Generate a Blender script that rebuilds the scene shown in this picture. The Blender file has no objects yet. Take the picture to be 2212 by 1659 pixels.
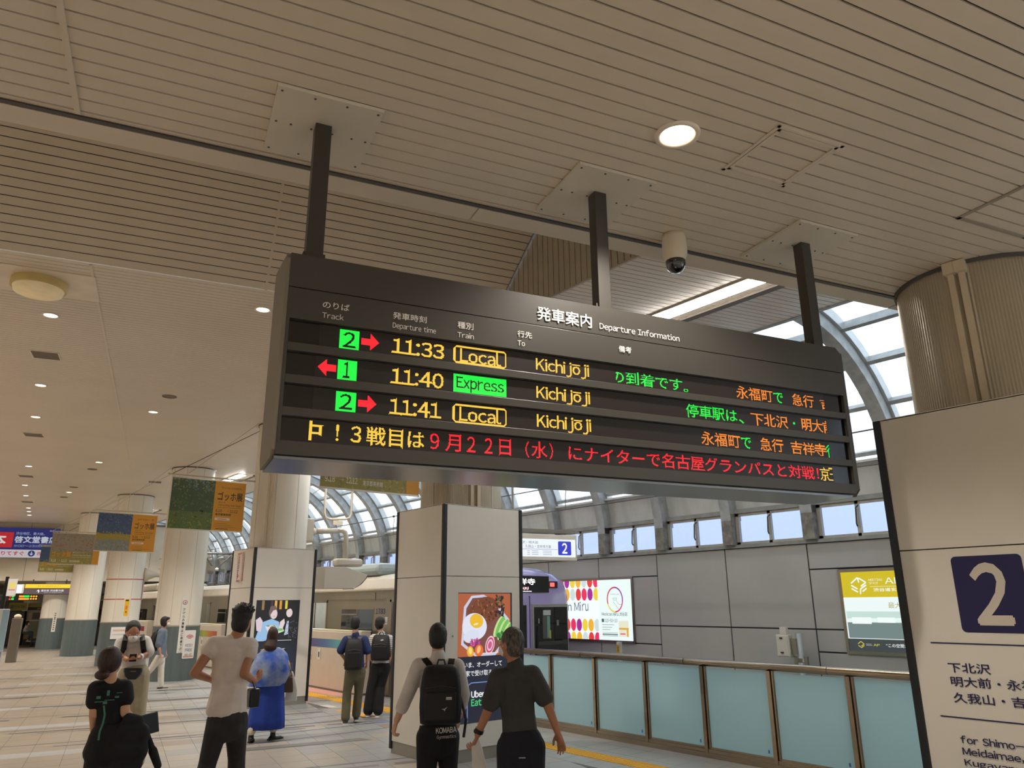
import bpy, math, random
import numpy as np
from math import sin, cos, pi, radians, atan2, hypot, sqrt
from mathutils import Vector, Matrix
random.seed(7)
# ------------------------------------------------------------------ camera, world, exposure
scn = bpy.context.scene
FPX, YAW, PIT, ROL, EYE = 1612.95, radians(38.775), radians(16.367), radians(.464), 1.9
_fw = np.array([sin(YAW)*cos(PIT), cos(YAW)*cos(PIT), sin(PIT)])
_r0 = np.array([cos(YAW), -sin(YAW), 0.]); _u0 = np.cross(_r0, _fw)
_up = cos(ROL)*_u0+sin(ROL)*_r0; _rt = cos(ROL)*_r0-sin(ROL)*_u0
cam = bpy.data.cameras.new('camera'); camo = bpy.data.objects.new('camera', cam)
scn.collection.objects.link(camo)
cam.sensor_fit = 'HORIZONTAL'; cam.sensor_width = 36; cam.lens = FPX*36/2212
cam.clip_start = .05; cam.clip_end = 500
camo.matrix_world = Matrix(((_rt[0], _up[0], -_fw[0], 0), (_rt[1], _up[1], -_fw[1], 0), (_rt[2], _up[2], -_fw[2], EYE), (0, 0, 0, 1)))
scn.camera = camo
scn.view_settings.view_transform = 'Standard'; scn.view_settings.look = 'None'
scn.view_settings.gamma = 1; scn.view_settings.use_curve_mapping = False
scn.view_settings.exposure = EXPOSURE = 0.42
scn.cycles.use_denoising = True
scn.cycles.max_bounces = 8; scn.cycles.diffuse_bounces = 5; scn.cycles.glossy_bounces = 4
scn.cycles.transmission_bounces = 6; scn.cycles.transparent_max_bounces = 8
scn.cycles.sample_clamp_indirect = 3.0; scn.cycles.caustics_reflective = False; scn.cycles.caustics_refractive = False

def lin(c):
    return tuple(((x/255)/12.92 if x/255 <= .04045 else ((x/255+.055)/1.055)**2.4) for x in c[:3])

world = bpy.data.worlds.new('sky'); scn.world = world; world.use_nodes = True
_n = world.node_tree.nodes; _l = world.node_tree.links; _n.clear()
_o = _n.new('ShaderNodeOutputWorld'); _b = _n.new('ShaderNodeBackground'); _g = _n.new('ShaderNodeTexCoord')
_s = _n.new('ShaderNodeSeparateXYZ'); _r = _n.new('ShaderNodeValToRGB'); _m = _n.new('ShaderNodeMapRange')
_nz = _n.new('ShaderNodeTexNoise'); _nz.inputs['Scale'].default_value = 2.2; _nz.inputs['Detail'].default_value = 5
_mx = _n.new('ShaderNodeMixRGB'); _mx.blend_type = 'MULTIPLY'; _mx.inputs[0].default_value = .25
_l.new(_g.outputs['Generated'], _s.inputs[0]); _l.new(_s.outputs['Z'], _m.inputs['Value'])
_m.inputs['From Min'].default_value = -.1; _m.inputs['From Max'].default_value = 1
_l.new(_m.outputs[0], _r.inputs[0]); _l.new(_g.outputs['Generated'], _nz.inputs['Vector'])
_e = _r.color_ramp.elements; _e[0].position = 0.05; _e[0].color = (.50, .53, .60, 1); _e[1].position = 1; _e[1].color = (1.15, 1.28, 1.35, 1)
_x = _e.new(.12); _x.color = (.58, .65, .80, 1)
_l.new(_r.outputs[0], _mx.inputs[1]); _l.new(_nz.outputs[0], _mx.inputs[2]); _l.new(_mx.outputs[0], _b.inputs[0]); _l.new(_b.outputs[0], _o.inputs[0])
_b.inputs[1].default_value = 2.2

# ------------------------------------------------------------------ helpers
COL = scn.collection
MATS = {}
def mat(name, c, rough=.5, metal=0., spec=.5, var=.06, vscale=3., emis=0., bump=0., bscale=200., stretch=None, c2=None, alpha=1., coat=0.):
    if name in MATS: return MATS[name]
    m = bpy.data.materials.new(name); m.use_nodes = True; N = m.node_tree.nodes; L = m.node_tree.links
    p = N['Principled BSDF']; col = (*lin(c), 1)
    p.inputs['Roughness'].default_value = rough; p.inputs['Metallic'].default_value = metal
    p.inputs['Specular IOR Level'].default_value = spec; p.inputs['Base Color'].default_value = col
    if coat: p.inputs['Coat Weight'].default_value = coat; p.inputs['Coat Roughness'].default_value = .05
    tc = N.new('ShaderNodeTexCoord'); mp = N.new('ShaderNodeMapping'); L.new(tc.outputs['Object'], mp.inputs[0])
    if stretch: mp.inputs['Scale'].default_value = stretch
    nz = N.new('ShaderNodeTexNoise'); nz.inputs['Scale'].default_value = vscale; nz.inputs['Detail'].default_value = 4
    L.new(mp.outputs[0], nz.inputs['Vector'])
    rp = N.new('ShaderNodeValToRGB'); L.new(nz.outputs['Fac'], rp.inputs[0])
    lo = tuple(x*(1-var) for x in col[:3]) if c2 is None else lin(c2)
    hi = tuple(min(1, x*(1+var)) for x in col[:3])
    rp.color_ramp.elements[0].position = .35; rp.color_ramp.elements[1].position = .65
    rp.color_ramp.elements[0].color = (*lo, 1); rp.color_ramp.elements[1].color = (*hi, 1)
    L.new(rp.outputs[0], p.inputs['Base Color'])
    if bump:
        n2 = N.new('ShaderNodeTexNoise'); n2.inputs['Scale'].default_value = bscale; L.new(mp.outputs[0], n2.inputs['Vector'])
        bp = N.new('ShaderNodeBump'); bp.inputs['Strength'].default_value = bump; bp.inputs['Distance'].default_value = .01
        L.new(n2.outputs['Fac'], bp.inputs['Height']); L.new(bp.outputs[0], p.inputs['Normal'])
    if emis:
        p.inputs['Emission Color'].default_value = col; p.inputs['Emission Strength'].default_value = emis
    if alpha < 1: p.inputs['Alpha'].default_value = alpha
    MATS[name] = m; return m
def emat(name, c, k):
    if name in MATS: return MATS[name]
    m = bpy.data.materials.new(name); m.use_nodes = True; N = m.node_tree.nodes; N.clear()
    o = N.new('ShaderNodeOutputMaterial'); e = N.new('ShaderNodeEmission'); e.inputs[0].default_value = (*c, 1); e.inputs[1].default_value = k
    m.node_tree.links.new(e.outputs[0], o.inputs[0]); MATS[name] = m; return m
def attrmat(name, k=0., rough=.45):
    if name in MATS: return MATS[name]
    m = bpy.data.materials.new(name); m.use_nodes = True; N = m.node_tree.nodes; L = m.node_tree.links
    a = N.new('ShaderNodeAttribute'); a.attribute_name = 'Col'; p = N['Principled BSDF']
    p.inputs['Roughness'].default_value = rough
    if k:
        p.inputs['Base Color'].default_value = (.02, .02, .02, 1)
        L.new(a.outputs['Color'], p.inputs['Emission Color']); p.inputs['Emission Strength'].default_value = k
    else: L.new(a.outputs['Color'], p.inputs['Base Color'])
    MATS[name] = m; return m
def glassmat(name, c, kind='clear', rough=.05, tr=.5, streak=0.):
    if name in MATS: return MATS[name]
    m = bpy.data.materials.new(name); m.use_nodes = True; N = m.node_tree.nodes; L = m.node_tree.links; N.clear()
    o = N.new('ShaderNodeOutputMaterial'); col = (*lin(c), 1)
    gl = N.new('ShaderNodeBsdfGlossy'); gl.inputs['Roughness'].default_value = rough
    t = N.new('ShaderNodeBsdfTransparent') if kind == 'clear' else N.new('ShaderNodeBsdfTranslucent')
    t.inputs[0].default_value = col
    if streak:
        tc = N.new('ShaderNodeTexCoord'); mp = N.new('ShaderNodeMapping'); mp.inputs['Scale'].default_value = (14, 14, 1.1) if streak > 0 else (1, 1, 1)
        L.new(tc.outputs['Object'], mp.inputs[0]); nz = N.new('ShaderNodeTexNoise'); nz.inputs['Scale'].default_value = 1.6; nz.inputs['Detail'].default_value = 6; nz.inputs['Roughness'].default_value = .65
        L.new(mp.outputs[0], nz.inputs['Vector']); rp = N.new('ShaderNodeValToRGB'); L.new(nz.outputs['Fac'], rp.inputs[0])
        e = rp.color_ramp.elements; e[0].position = .34; e[1].position = .52; e[0].color = tuple(x*(1-abs(streak)) for x in col[:3])+(1,); e[1].color = col
        L.new(rp.outputs[0], t.inputs[0])
    base = t
    if kind == 'frost':
        d = N.new('ShaderNodeBsdfDiffuse'); d.inputs[0].default_value = col; mx = N.new('ShaderNodeMixShader'); mx.inputs[0].default_value = tr
        L.new(d.outputs[0], mx.inputs[1]); L.new(t.outputs[0], mx.inputs[2]); base = mx
    lw = N.new('ShaderNodeLayerWeight'); lw.inputs[0].default_value = .12; fr = N.new('ShaderNodeMath'); fr.operation = 'MULTIPLY_ADD'; fr.inputs[1].default_value = .5; fr.inputs[2].default_value = .03
    L.new(lw.outputs['Facing'], fr.inputs[0]); m2 = N.new('ShaderNodeMixShader')
    L.new(fr.outputs[0], m2.inputs[0]); L.new(base.outputs[0], m2.inputs[1]); L.new(gl.outputs[0], m2.inputs[2]); L.new(m2.outputs[0], o.inputs[0])
    MATS[name] = m; return m

class MB:
    def __init__(s): s.v = []; s.f = []
    def add(s, vs, fs):
        o = len(s.v); s.v += [tuple(map(float, q)) for q in vs]; s.f += [tuple(o+i for i in f) for f in fs]; return s
    def box(s, x0, x1, y0, y1, z0, z1):
        return s.add([(x0,y0,z0),(x1,y0,z0),(x1,y1,z0),(x0,y1,z0),(x0,y0,z1),(x1,y0,z1),(x1,y1,z1),(x0,y1,z1)],
                     [(0,3,2,1),(4,5,6,7),(0,1,5,4),(1,2,6,5),(2,3,7,6),(3,0,4,7)])
    def obox(s, c, ux, uy, uz):
        c, ux, uy, uz = map(np.array, (c, ux, uy, uz)); vs = [c+sx*ux+sy*uy+sz*uz for sz in (-1,1) for sx, sy in ((-1,-1),(1,-1),(1,1),(-1,1))]
        return s.add(vs, [(0,3,2,1),(4,5,6,7),(0,1,5,4),(1,2,6,5),(2,3,7,6),(3,0,4,7)])
    def bar(s, p, q, w, h, up=(0,0,1)):
        p, q = np.array(p, float), np.array(q, float); d = q-p; L = np.linalg.norm(d); d /= L; sd = np.cross(d, up); sd /= np.linalg.norm(sd); u = np.cross(sd, d)
        return s.obox((p+q)/2, d*L/2, sd*w/2, u*h/2)
    def loft(s, rings, caps=True, closed=True):
        n = len(rings[0]); vs = [p for r in rings for p in r]; fs = []
        for i in range(len(rings)-1):
            for j in range(n if closed else n-1):
                k = (j+1) % n; fs.append((i*n+j, i*n+k, (i+1)*n+k, (i+1)*n+j))
        if caps: fs.append(tuple(reversed(range(n)))); fs.append(tuple(range((len(rings)-1)*n, len(rings)*n)))
        return s.add(vs, fs)
    def tube(s, pts, r, n=10, caps=True):
        pts = [np.array(p, float) for p in pts]; rr = r if hasattr(r, '__len__') else [r]*len(pts); rings = []; prev = None
        for i, p in enumerate(pts):
            d = pts[min(i+1, len(pts)-1)]-pts[max(i-1, 0)]; d /= (np.linalg.norm(d)+1e-9)
            if prev is None: a = np.cross(d, (0,0,1)) if abs(d[2]) < .9 else np.cross(d, (1,0,0))
            else: a = prev-d*np.dot(prev, d)
            a /= np.linalg.norm(a); prev = a; b = np.cross(d, a)
            rings.append([p+rr[i]*(cos(2*pi*k/n)*a+sin(2*pi*k/n)*b) for k in range(n)])
        return s.loft(rings, caps)
    def lathe(s, c, prof, n=32, caps=True):
        return s.loft([[(c[0]+r*cos(2*pi*k/n), c[1]+r*sin(2*pi*k/n), c[2]+z) for k in range(n)] for r, z in prof], caps)
    def ell(s, c, r, n=12, m=8, M=None):
        c = np.array(c, float); rings = []
        for i in range(1, m):
            t = pi*i/m; rings.append([np.array((r[0]*sin(t)*cos(2*pi*k/n), r[1]*sin(t)*sin(2*pi*k/n), -r[2]*cos(t))) for k in range(n)])
        rings = [[np.array((0,0,-r[2]))]*n]+rings+[[np.array((0,0,r[2]))]*n]
        if M is not None: rings = [[M@p for p in q] for q in rings]
        return s.loft([[c+p for p in q] for q in rings], False)
    def prism(s, pts, d):
        d = np.array(d, float); n = len(pts); a = [np.array(p, float) for p in pts]; return s.add(a+[p+d for p in a], [tuple(reversed(range(n))), tuple(range(n, 2*n))]+[(i, (i+1) % n, n+(i+1) % n, n+i) for i in range(n)])
    def mesh(s, name, m, smooth=False):
        me = bpy.data.meshes.new(name); me.from_pydata(s.v, [], s.f); me.materials.append(m)
        if smooth: me.polygons.foreach_set('use_smooth', [True]*len(me.polygons))
        me.update(); return me
    def build(s, name, m, parent=None, loc=(0,0,0), rz=0., smooth=False, bevel=0., auto=None):
        o = bpy.data.objects.new(name, s.mesh(name, m, smooth)); COL.objects.link(o); o.location = loc; o.rotation_euler = (0, 0, rz)
        if parent: o.parent = parent
        if bevel:
            b = o.modifiers.new('bevel', 'BEVEL'); b.width = bevel; b.segments = 2; b.limit_method = 'ANGLE'
        if auto: o.data.shade_smooth_by_angle(angle=radians(auto)) if hasattr(o.data, 'shade_smooth_by_angle') else None
        return o
def tag(o, label=None, cat=None, group=None, kind=None):
    if label: o['label'] = label
    if cat: o['category'] = cat
    if group: o['group'] = group
    if kind: o['kind'] = kind
    return o
def thing(name, label, cat, loc=(0,0,0), rz=0., group=None):
    o = bpy.data.objects.new(name, None); COL.objects.link(o); o.location = loc; o.rotation_euler = (0,0,rz); o.empty_display_size = .1
    return tag(o, label, cat, group)
def share(src, parent, loc=(0,0,0), rz=0., name=None):
    c = src.copy(); COL.objects.link(c); c.parent = parent; c.location = loc; c.rotation_euler = (0,0,rz); return c
KIDS = {}
def copy_tree(o, parent=None):
    c = o.copy(); COL.objects.link(c); c.parent = parent
    for ch in [q for q in COL.objects if q.parent == o]: copy_tree(ch, c)
    return c

# text: outlines of the bundled font as flat triangles
_T = {}
def raw_tris(s, bold=0.):
    k = (s, bold)
    if k not in _T:
        cu = bpy.data.curves.new('t', 'FONT'); cu.body = s; cu.size = 1; cu.offset = bold; cu.resolution_u = 3
        ob = bpy.data.objects.new('t', cu); me = ob.to_mesh()
        v = np.array([tuple(q.co)[:2] for q in me.vertices]) if len(me.vertices) else np.zeros((0, 2)); me.calc_loop_triangles()
        t = np.array([tuple(q.vertices) for q in me.loop_triangles]) if len(me.loop_triangles) else np.zeros((0, 3), int)
        ob.to_mesh_clear(); bpy.data.objects.remove(ob); bpy.data.curves.remove(cu)
        _T[k] = (v, t)
    return _T[k]
_TT = {}
def text_tris(s, bold=0.):
    # latin letters are set from the full-width glyphs of the CJK face, closed up to normal spacing
    if (s, bold) in _TT: return _TT[(s, bold)]
    if any('!' <= c <= '~' or c in 'ōū' for c in s):
        X = 0.; VS, TS = [], []; n = 0
        for c in s:
            if c == ' ': X += .34; continue
            mac = c in 'ōū'; g = {'ō': 'o', 'ū': 'u'}.get(c, c); fw = '!' <= g <= '~'
            v, t = raw_tris(chr(ord(g)+0xFEE0) if fw else g)
            if not len(v): continue
            v = v.copy(); w = v[:, 0].max()-v[:, 0].min(); pad = .07 if fw else .05
            if g in '.,:!': pad = .10
            v[:, 0] += X-v[:, 0].min()
            if mac:
                x0, x1 = v[:, 0].min(), v[:, 0].max(); y1 = v[:, 1].max()+.07; v = np.vstack([v, [(x0+.03, y1), (x1-.03, y1), (x1-.03, y1+.06), (x0+.03, y1+.06)]]); m = len(v); t = np.vstack([t, [(m-4, m-3, m-2), (m-4, m-2, m-1)]])
            VS.append(v); TS.append(t+n); n += len(v); X += w+pad
        V_, T_ = np.vstack(VS), np.vstack(TS)
    else: V_, T_ = raw_tris(s)
    if len(V_): V_ = V_-V_.min(0)
    if bold and len(V_):
        o = len(V_); b = bold*.8; T_ = np.vstack([T_+o*i for i in range(5)]); V_ = np.vstack([V_+np.array(d) for d in ((0,0),(b,0),(-b,0),(0,b),(0,-b))]); V_ = V_-V_.min(0)
    _TT[(s, bold)] = (V_, T_); return _TT[(s, bold)]
class Print:
    """flat print on a surface: local x to the reader's right, y up, metres"""
    def __init__(s, O, u, v=(0,0,1), lift=.0005):
        s.O = np.array(O, float); s.u = np.array(u, float); s.w = np.array(v, float); s.n = np.cross(s.u, s.w); s.P = []; s.F = []; s.C = []; s.k = 0; s.lift = lift; s.clip = None
    def raw(s, pts, faces, col):
        s.k += 1; o = len(s.P); h = s.lift*s.k
        for x, y in pts:
            if s.clip: x = min(max(x, s.clip[0]), s.clip[2]); y = min(max(y, s.clip[1]), s.clip[3])
            s.P.append(s.O+s.u*x+s.w*y+s.n*h)
        for f in faces: s.F.append(tuple(o+i for i in f)); s.C.append(lin(col))
        return s
    def poly(s, pts, col): return s.raw(pts, [tuple(range(len(pts)))], col)
    def rect(s, x0, y0, x1, y1, col): return s.poly([(x0,y0),(x1,y0),(x1,y1),(x0,y1)], col)
    def grad(s, x0, y0, x1, y1, cols, vert=False):
        n = 12*(len(cols)-1); k = s.k
        for i in range(n):
            t = i/n*(len(cols)-1); a = int(t); f = t-a; c = [cols[a][j]*(1-f)+cols[a+1][j]*f for j in range(3)]; s.k = k
            if vert: s.rect(x0, y0+(y1-y0)*i/n, x1, y0+(y1-y0)*(i+1)/n, c)
            else: s.rect(x0+(x1-x0)*i/n, y0, x0+(x1-x0)*(i+1)/n, y1, c)
        return s
    def rrect(s, x0, y0, x1, y1, r, col):
        p = []
        for cx, cy, a in ((x1-r, y1-r, 0), (x0+r, y1-r, 90), (x0+r, y0+r, 180), (x1-r, y0+r, 270)):
            p += [(cx+r*cos(radians(a+i*18)), cy+r*sin(radians(a+i*18))) for i in range(6)]
        return s.poly(p, col)
    def ell(s, cx, cy, rx, ry, col, n=24, a=0.):
        return s.poly([(cx+rx*cos(2*pi*i/n)*cos(a)-ry*sin(2*pi*i/n)*sin(a), cy+rx*cos(2*pi*i/n)*sin(a)+ry*sin(2*pi*i/n)*cos(a)) for i in range(n)], col)
    def ring(s, cx, cy, rx, ry, t, col, n=32, a0=0, a1=360):
        p = []; f = []
        for i in range(n+1):
            a = radians(a0+(a1-a0)*i/n); p += [(cx+rx*cos(a), cy+ry*sin(a)), (cx+(rx-t)*cos(a), cy+(ry-t)*sin(a))]
        f = [(2*i, 2*i+2, 2*i+3, 2*i+1) for i in range(n)]; return s.raw(p, f, col)
    def line(s, pts, t, col):
        for (x0, y0), (x1, y1) in zip(pts, pts[1:]):
            d = hypot(x1-x0, y1-y0)+1e-9; nx, ny = -(y1-y0)/d*t/2, (x1-x0)/d*t/2; k = s.k
            s.poly([(x0-nx, y0-ny), (x1-nx, y1-ny), (x1+nx, y1+ny), (x0+nx, y0+ny)], col); s.k = k
        s.k += 1; return s
    def text(s, t, x0, y0, x1, y1, col, bold=0., fit=True):
        v, tr = text_tris(t, bold)
        if not len(v): return s
        m = v.max(0); sx = (x1-x0)/m[0]; sy = (y1-y0)/m[1]
        if not fit: sx = min(sx, sy*1.02)
        n = 5 if bold else 1; nv, nt = len(v)//n, len(tr)//n; k0 = s.k
        for i in range(n):
            s.k = k0+i*.15; s.raw([(x0+p[0]*sx, y0+p[1]*sy) for p in v[i*nv:(i+1)*nv]], [tuple(q-i*nv) for q in tr[i*nt:(i+1)*nt]], col)
        s.k = k0+1; return s
    def build(s, name, m, parent=None):
        me = bpy.data.meshes.new(name); me.from_pydata([tuple(p) for p in s.P], [], s.F); me.materials.append(m)
        ca = me.color_attributes.new('Col', 'FLOAT_COLOR', 'CORNER'); buf = []
        for pl, c in zip(me.polygons, s.C): buf += list((*c, 1))*pl.loop_total
        ca.data.foreach_set('color', buf); o = bpy.data.objects.new(name, me); COL.objects.link(o)
        if parent: o.parent = parent
        return o
XK = 2**-EXPOSURE
PM = attrmat('flat_print'); PLIT = attrmat('backlit_print', 1.0*XK); PLED = attrmat('led_dots', 1.35*XK); PSCR = attrmat('screen_print', .95*XK)

AR = radians(14.18)          # the concourse grid is turned 14 degrees from the tracks
Av = np.array((sin(AR), cos(AR), 0.)); Bv = np.array((cos(AR), -sin(AR), 0.))
def AB(b, a, z=0.): return tuple(Bv*b+Av*a+np.array((0, 0, z)))
# shared materials
M_plank = mat('ceiling_plank_beige_aluminium', (212,200,182), .38, var=.03, vscale=.7)
M_gap = mat('dark_plank_gap', (58,48,42), .8)
M_white = mat('white_enamel_panel', (222,216,204), .32, var=.015)
M_black = mat('black_rubber_strip', (16,17,20), .4)
M_steel = mat('stainless_steel_brushed', (170,158,142), .28, 1., var=.05, vscale=6)
M_conc = mat('grey_painted_steel', (150,150,146), .55, var=.12, vscale=5)
M_dark = mat('dark_painted_metal', (62,58,54), .42, var=.03)
# ------------------------------------------------------------------ lamps that light the place
def lamp_spot(b, a, z, power0, size=125, col=(1., .92, .82)):
    power = power0*(2.6 if (a < -5 or b < -6.5) else .92)   # unseen spots behind and left are boosted so bounce lifts the ceilings
    l = bpy.data.lights.new('downlight_and_fill_spot', 'SPOT'); l.energy = power; l.spot_size = radians(size); l.spot_blend = .6; l.shadow_soft_size = .07; l.color = col
    o = bpy.data.objects.new('downlight_and_fill_spot', l); COL.objects.link(o); o.location = AB(b, a, z); return o
ZA, ZC = 4.35, 5.70
PWA, PWC = 170, 400
# ------------------------------------------------------------------ setting: floor
XE = 8.6     # platform edge
M_tile = mat('floor_tile_warm_grey', (172,164,152), .30, var=.05, vscale=1.3)
M_tile2 = mat('floor_tile_cool_grey', (160,160,158), .32, var=.05, vscale=1.5)
M_tile3 = mat('floor_tile_brown_grey', (148,136,122), .32, var=.05, vscale=1.5)
M_joint = mat('floor_joint', (104,98,92), .7)
fl = MB().box(-22, XE, -14, 80, -.6, -.006).build('floor', M_joint); tag(fl, kind='structure')
FR = radians(11.8); FB = (cos(FR), -sin(FR)); FA = (sin(FR), cos(FR)); P = .405
tile_me = MB().box(0, P-.005, 0, P-.005, -.006, 0)
tms = [tile_me.mesh('tile', m) for m in (M_tile, M_tile2, M_tile3)]
rest = {0: MB(), 1: MB(), 2: MB()}
def tile_kind(cx, cy, i, j):
    q = cx*FB[0]+cy*FB[1]
    if j % 7 == 3: return 1 if (i//5) % 2 else 2
    if q < .2: return 2
    return 1 if cx > 5.2-.05*cy and (i*7+j*3) % 5 else (0 if (i*13+j*5) % 9 else 1)
near = []
for i in range(-60, 60):
    for j in range(-30, 190):
        lx, ly = i*P, j*P; cx = lx*FB[0]+ly*FA[0]; cy = lx*FB[1]+ly*FA[1]
        mx, my = (lx+P/2)*FB[0]+(ly+P/2)*FA[0], (lx+P/2)*FB[1]+(ly+P/2)*FA[1]
        if mx > 6.95 or mx < -21 or my < -13 or my > 78: continue
        k = tile_kind(mx, my, i, j); d = hypot(mx, my); az = math.degrees(atan2(mx, my))
        if 5.5 < d < 13.2 and 3 < az < 62: near.append((d, cx, cy, k)); continue
        pts = [(cx+FB[0]*u+FA[0]*w, cy+FB[1]*u+FA[1]*w, 0) for u, w in ((0,0),(P-.005,0),(P-.005,P-.005),(0,P-.005))]
        rest[k].add(pts, [(0,1,2,3)])
near.sort()
for n, (d, cx, cy, k) in enumerate(near):
    if n < 297:
        o = bpy.data.objects.new('tile', tms[k]); COL.objects.link(o); o.parent = fl; o.location = (cx, cy, 0); o.rotation_euler = (0, 0, -FR)
    else:
        rest[k].add([(cx+FB[0]*u+FA[0]*w, cy+FB[1]*u+FA[1]*w, 0) for u, w in ((0,0),(P-.005,0),(P-.005,P-.005),(0,P-.005))], [(0,1,2,3)])
for k, m in enumerate((M_tile, M_tile2, M_tile3)): tag(rest[k].build('tile_field', m, fl), kind='stuff')
# platform strip tiles, square to the tracks
st = MB(); sp = tag(MB().box(6.9, XE, -12, 70, -.005, -.001).build('trim_1', M_joint), kind='structure'); sp.name = 'trim_1'
for i in range(4):
    for j in range(-29, 170):
        if 6.96+i*.41+.4 > XE: continue
        st.box(6.96+i*.41, 6.96+i*.41+.405, j*.41, j*.41+.405, -.004, .001)
tag(st.build('platform_tiles', M_tile2, sp), kind='stuff')
tag(MB().box(XE-.07, XE+.03, -12, 70, -.6, .004).build('trim_2', mat('platform_edge_stone', (128,122,114), .6)), kind='structure')
# dark bands in the concourse floor and thin blue queue lines
bands = Print((0,0,.0012), (cos(FR), -sin(FR), 0), (sin(FR), cos(FR), 0), lift=.0002)
for ly in (9.75, 13.3, 14.9, 16.6, 18.4, 20.5, 23., 26., 29.5):
    for s0, s1 in ((-8, -2.4), (-1.6, 2.1), (2.3, 3.3)):
        x0 = s0+(ly*.37) % 1.3; bands.rect(x0, ly, x0+(s1-s0), ly+.10, (128,122,118)); bands.rect(x0+.4, ly-.17, x0+(s1-s0)-.2, ly-.145, (86,86,104)); bands.rect(x0-.3, ly+.30, x0+(s1-s0)+.5, ly+.322, (100,100,116))
tag(bands.build('floor_stripe_bands', PM, fl), kind='stuff')
q = Print((0,0,.002), (1,0,0), (0,1,0), lift=.0002)
for y0, x0 in ((11.42, 3.9), (12.03, 3.9), (12.70, 4.2), (13.3, 4.6), (14.6, 4.7), (16.8, 3.6), (18.2, 3.2), (20.4, 2.5)):
    q.rect(x0, y0, 7.12, y0+.022, (62,72,128))
q.poly([(4.1,10.98),(5.85,10.62),(5.78,10.86),(4.15,11.2)], (122,120,116))
ql = tag(q.build('queue_lines', PM), 'thin blue queue lines printed across the grey floor beside the platform', 'floor marking', kind='stuff')
def sticker(name, label, x0, y0, x1, y1, col, cat='floor marking', extra=None):
    s = Print((0,0,.003), (1,0,0), (0,1,0), lift=.0003); s.rect(x0, y0, x1, y1, col)
    if extra: extra(s)
    return tag(s.build(name, PM), label, cat)
sticker('floor_sticker', 'pale pink strip sticker at the foot of the platform gates', 7.86, 16.0, 8.22, 18.9, (222,160,146))
sticker('floor_sticker', 'magenta floor sticker beside the rear advertising pillar', 7.22, 16.25, 7.44, 16.8, (206,72,118))
sticker('floor_sticker', 'light pink floor sticker nearest the foot of the rear pillar', 6.82, 15.3, 7.06, 16.0, (232,170,160))
def osq(s):
    s.rect(6.84, 13.2, 7.1, 13.45, (206,202,196)); s.rect(6.84, 12.75, 7.1, 13.18, (226,160,62))
sticker('floor_sticker', 'orange and white waiting position sticker behind the man in navy', 6.84, 13.47, 7.1, 13.9, (226,160,62), extra=osq)
def pb(c):
    def f(s):
        for k in range(3): s.rect(6.9+.1*k, 0, 6.9+.1*k, 0, c)
    return f
sticker('floor_sticker', 'pale printed notice on the floor nearest the rear pillar', 6.93, 14.3, 7.1, 14.75, (208,204,188))
sticker('floor_sticker', 'blue and white printed notice on the floor left of the front pillar', 6.72, 11.95, 6.98, 12.25, (120,124,158))
# tactile paving
M_yel = mat('yellow_tactile_tile', (232,178,46), .5, var=.05)
def tactile(x0, x1, y0, y1, label):
    t = thing('tactile_strip', label, 'tactile paving', ((x0+x1)/2, y0, .001), 0)
    n = int((y1-y0)/.3); w = x1-x0; b = MB().box(-w/2, w/2, 0, .297, 0, .004)
    for k in range(5): b.box(-w/2+w*(k+.3)/5, -w/2+w*(k+.62)/5, .01, .288, .004, .009)
    me = b.mesh('tactile_tile', M_yel)
    for k in range(n):
        o = bpy.data.objects.new('tactile_tile', me); COL.objects.link(o); o.parent = t; o.location = (0, k*.3, 0)
    return t
tactile(7.31, 7.60, 1.6, 10.3, 'yellow ribbed tactile strip on the floor along the glass railing')
tactile(7.45, 7.80, 11.8, 21., 'yellow tactile strip on the platform in front of the gates')

# ------------------------------------------------------------------ ceilings
def Mk(me, name, parent, loc=(0,0,0), rot=(0,0,0)):
    o = bpy.data.objects.new(name, me); COL.objects.link(o); o.parent = parent; o.location = loc; o.rotation_euler = rot; return o
PA = .107; B0, B1 = -15., 8.4
ca = MB().box(B0, B1, -9, 3.96, ZA+.012, ZA+.3).build('ceiling', M_gap, rz=-AR); tag(ca, kind='structure')
pm = MB().box(B0, B1, 0, PA-.012, 0, .014)
pme = pm.mesh('plank', M_plank)
for k in range(34): Mk(pme, 'plank', ca, (0, 3.903-(k+1)*PA+.012, ZA))
rs = MB()
for k in range(34, 118): rs.box(B0, B1, 3.903-(k+1)*PA+.012, 3.903-k*PA, ZA, ZA+.014)
tag(rs.build('plank_field', M_plank, ca), kind='stuff')
MB().box(B0, B1, 3.903+.012, 3.945, ZA-.002, ZA+.014).build('edge_bead', M_plank, ca)
MB().box(B0, B1, 3.945, 3.975, ZA-.012, ZA+.02).build('edge_profile', M_dark, ca)
for k in range(6):   # wide edge panels beyond the groove
    b0 = -14+k*3.9 + (.0 if k != 4 else .0)
    MB().box(b0+.006, b0+3.894, 3.985, 4.15, ZA-.01, ZA+.05).build('edge_panel', M_plank, ca)
MB().box(B0, B1, 4.12, 4.15, ZA, 7.5).build('upstand', M_plank, ca)
for b in (-.655, ): MB().box(b-.014, b+.014, -8, 3.93, ZA-.012, ZA).build('cover_strip', M_plank, ca)
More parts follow.
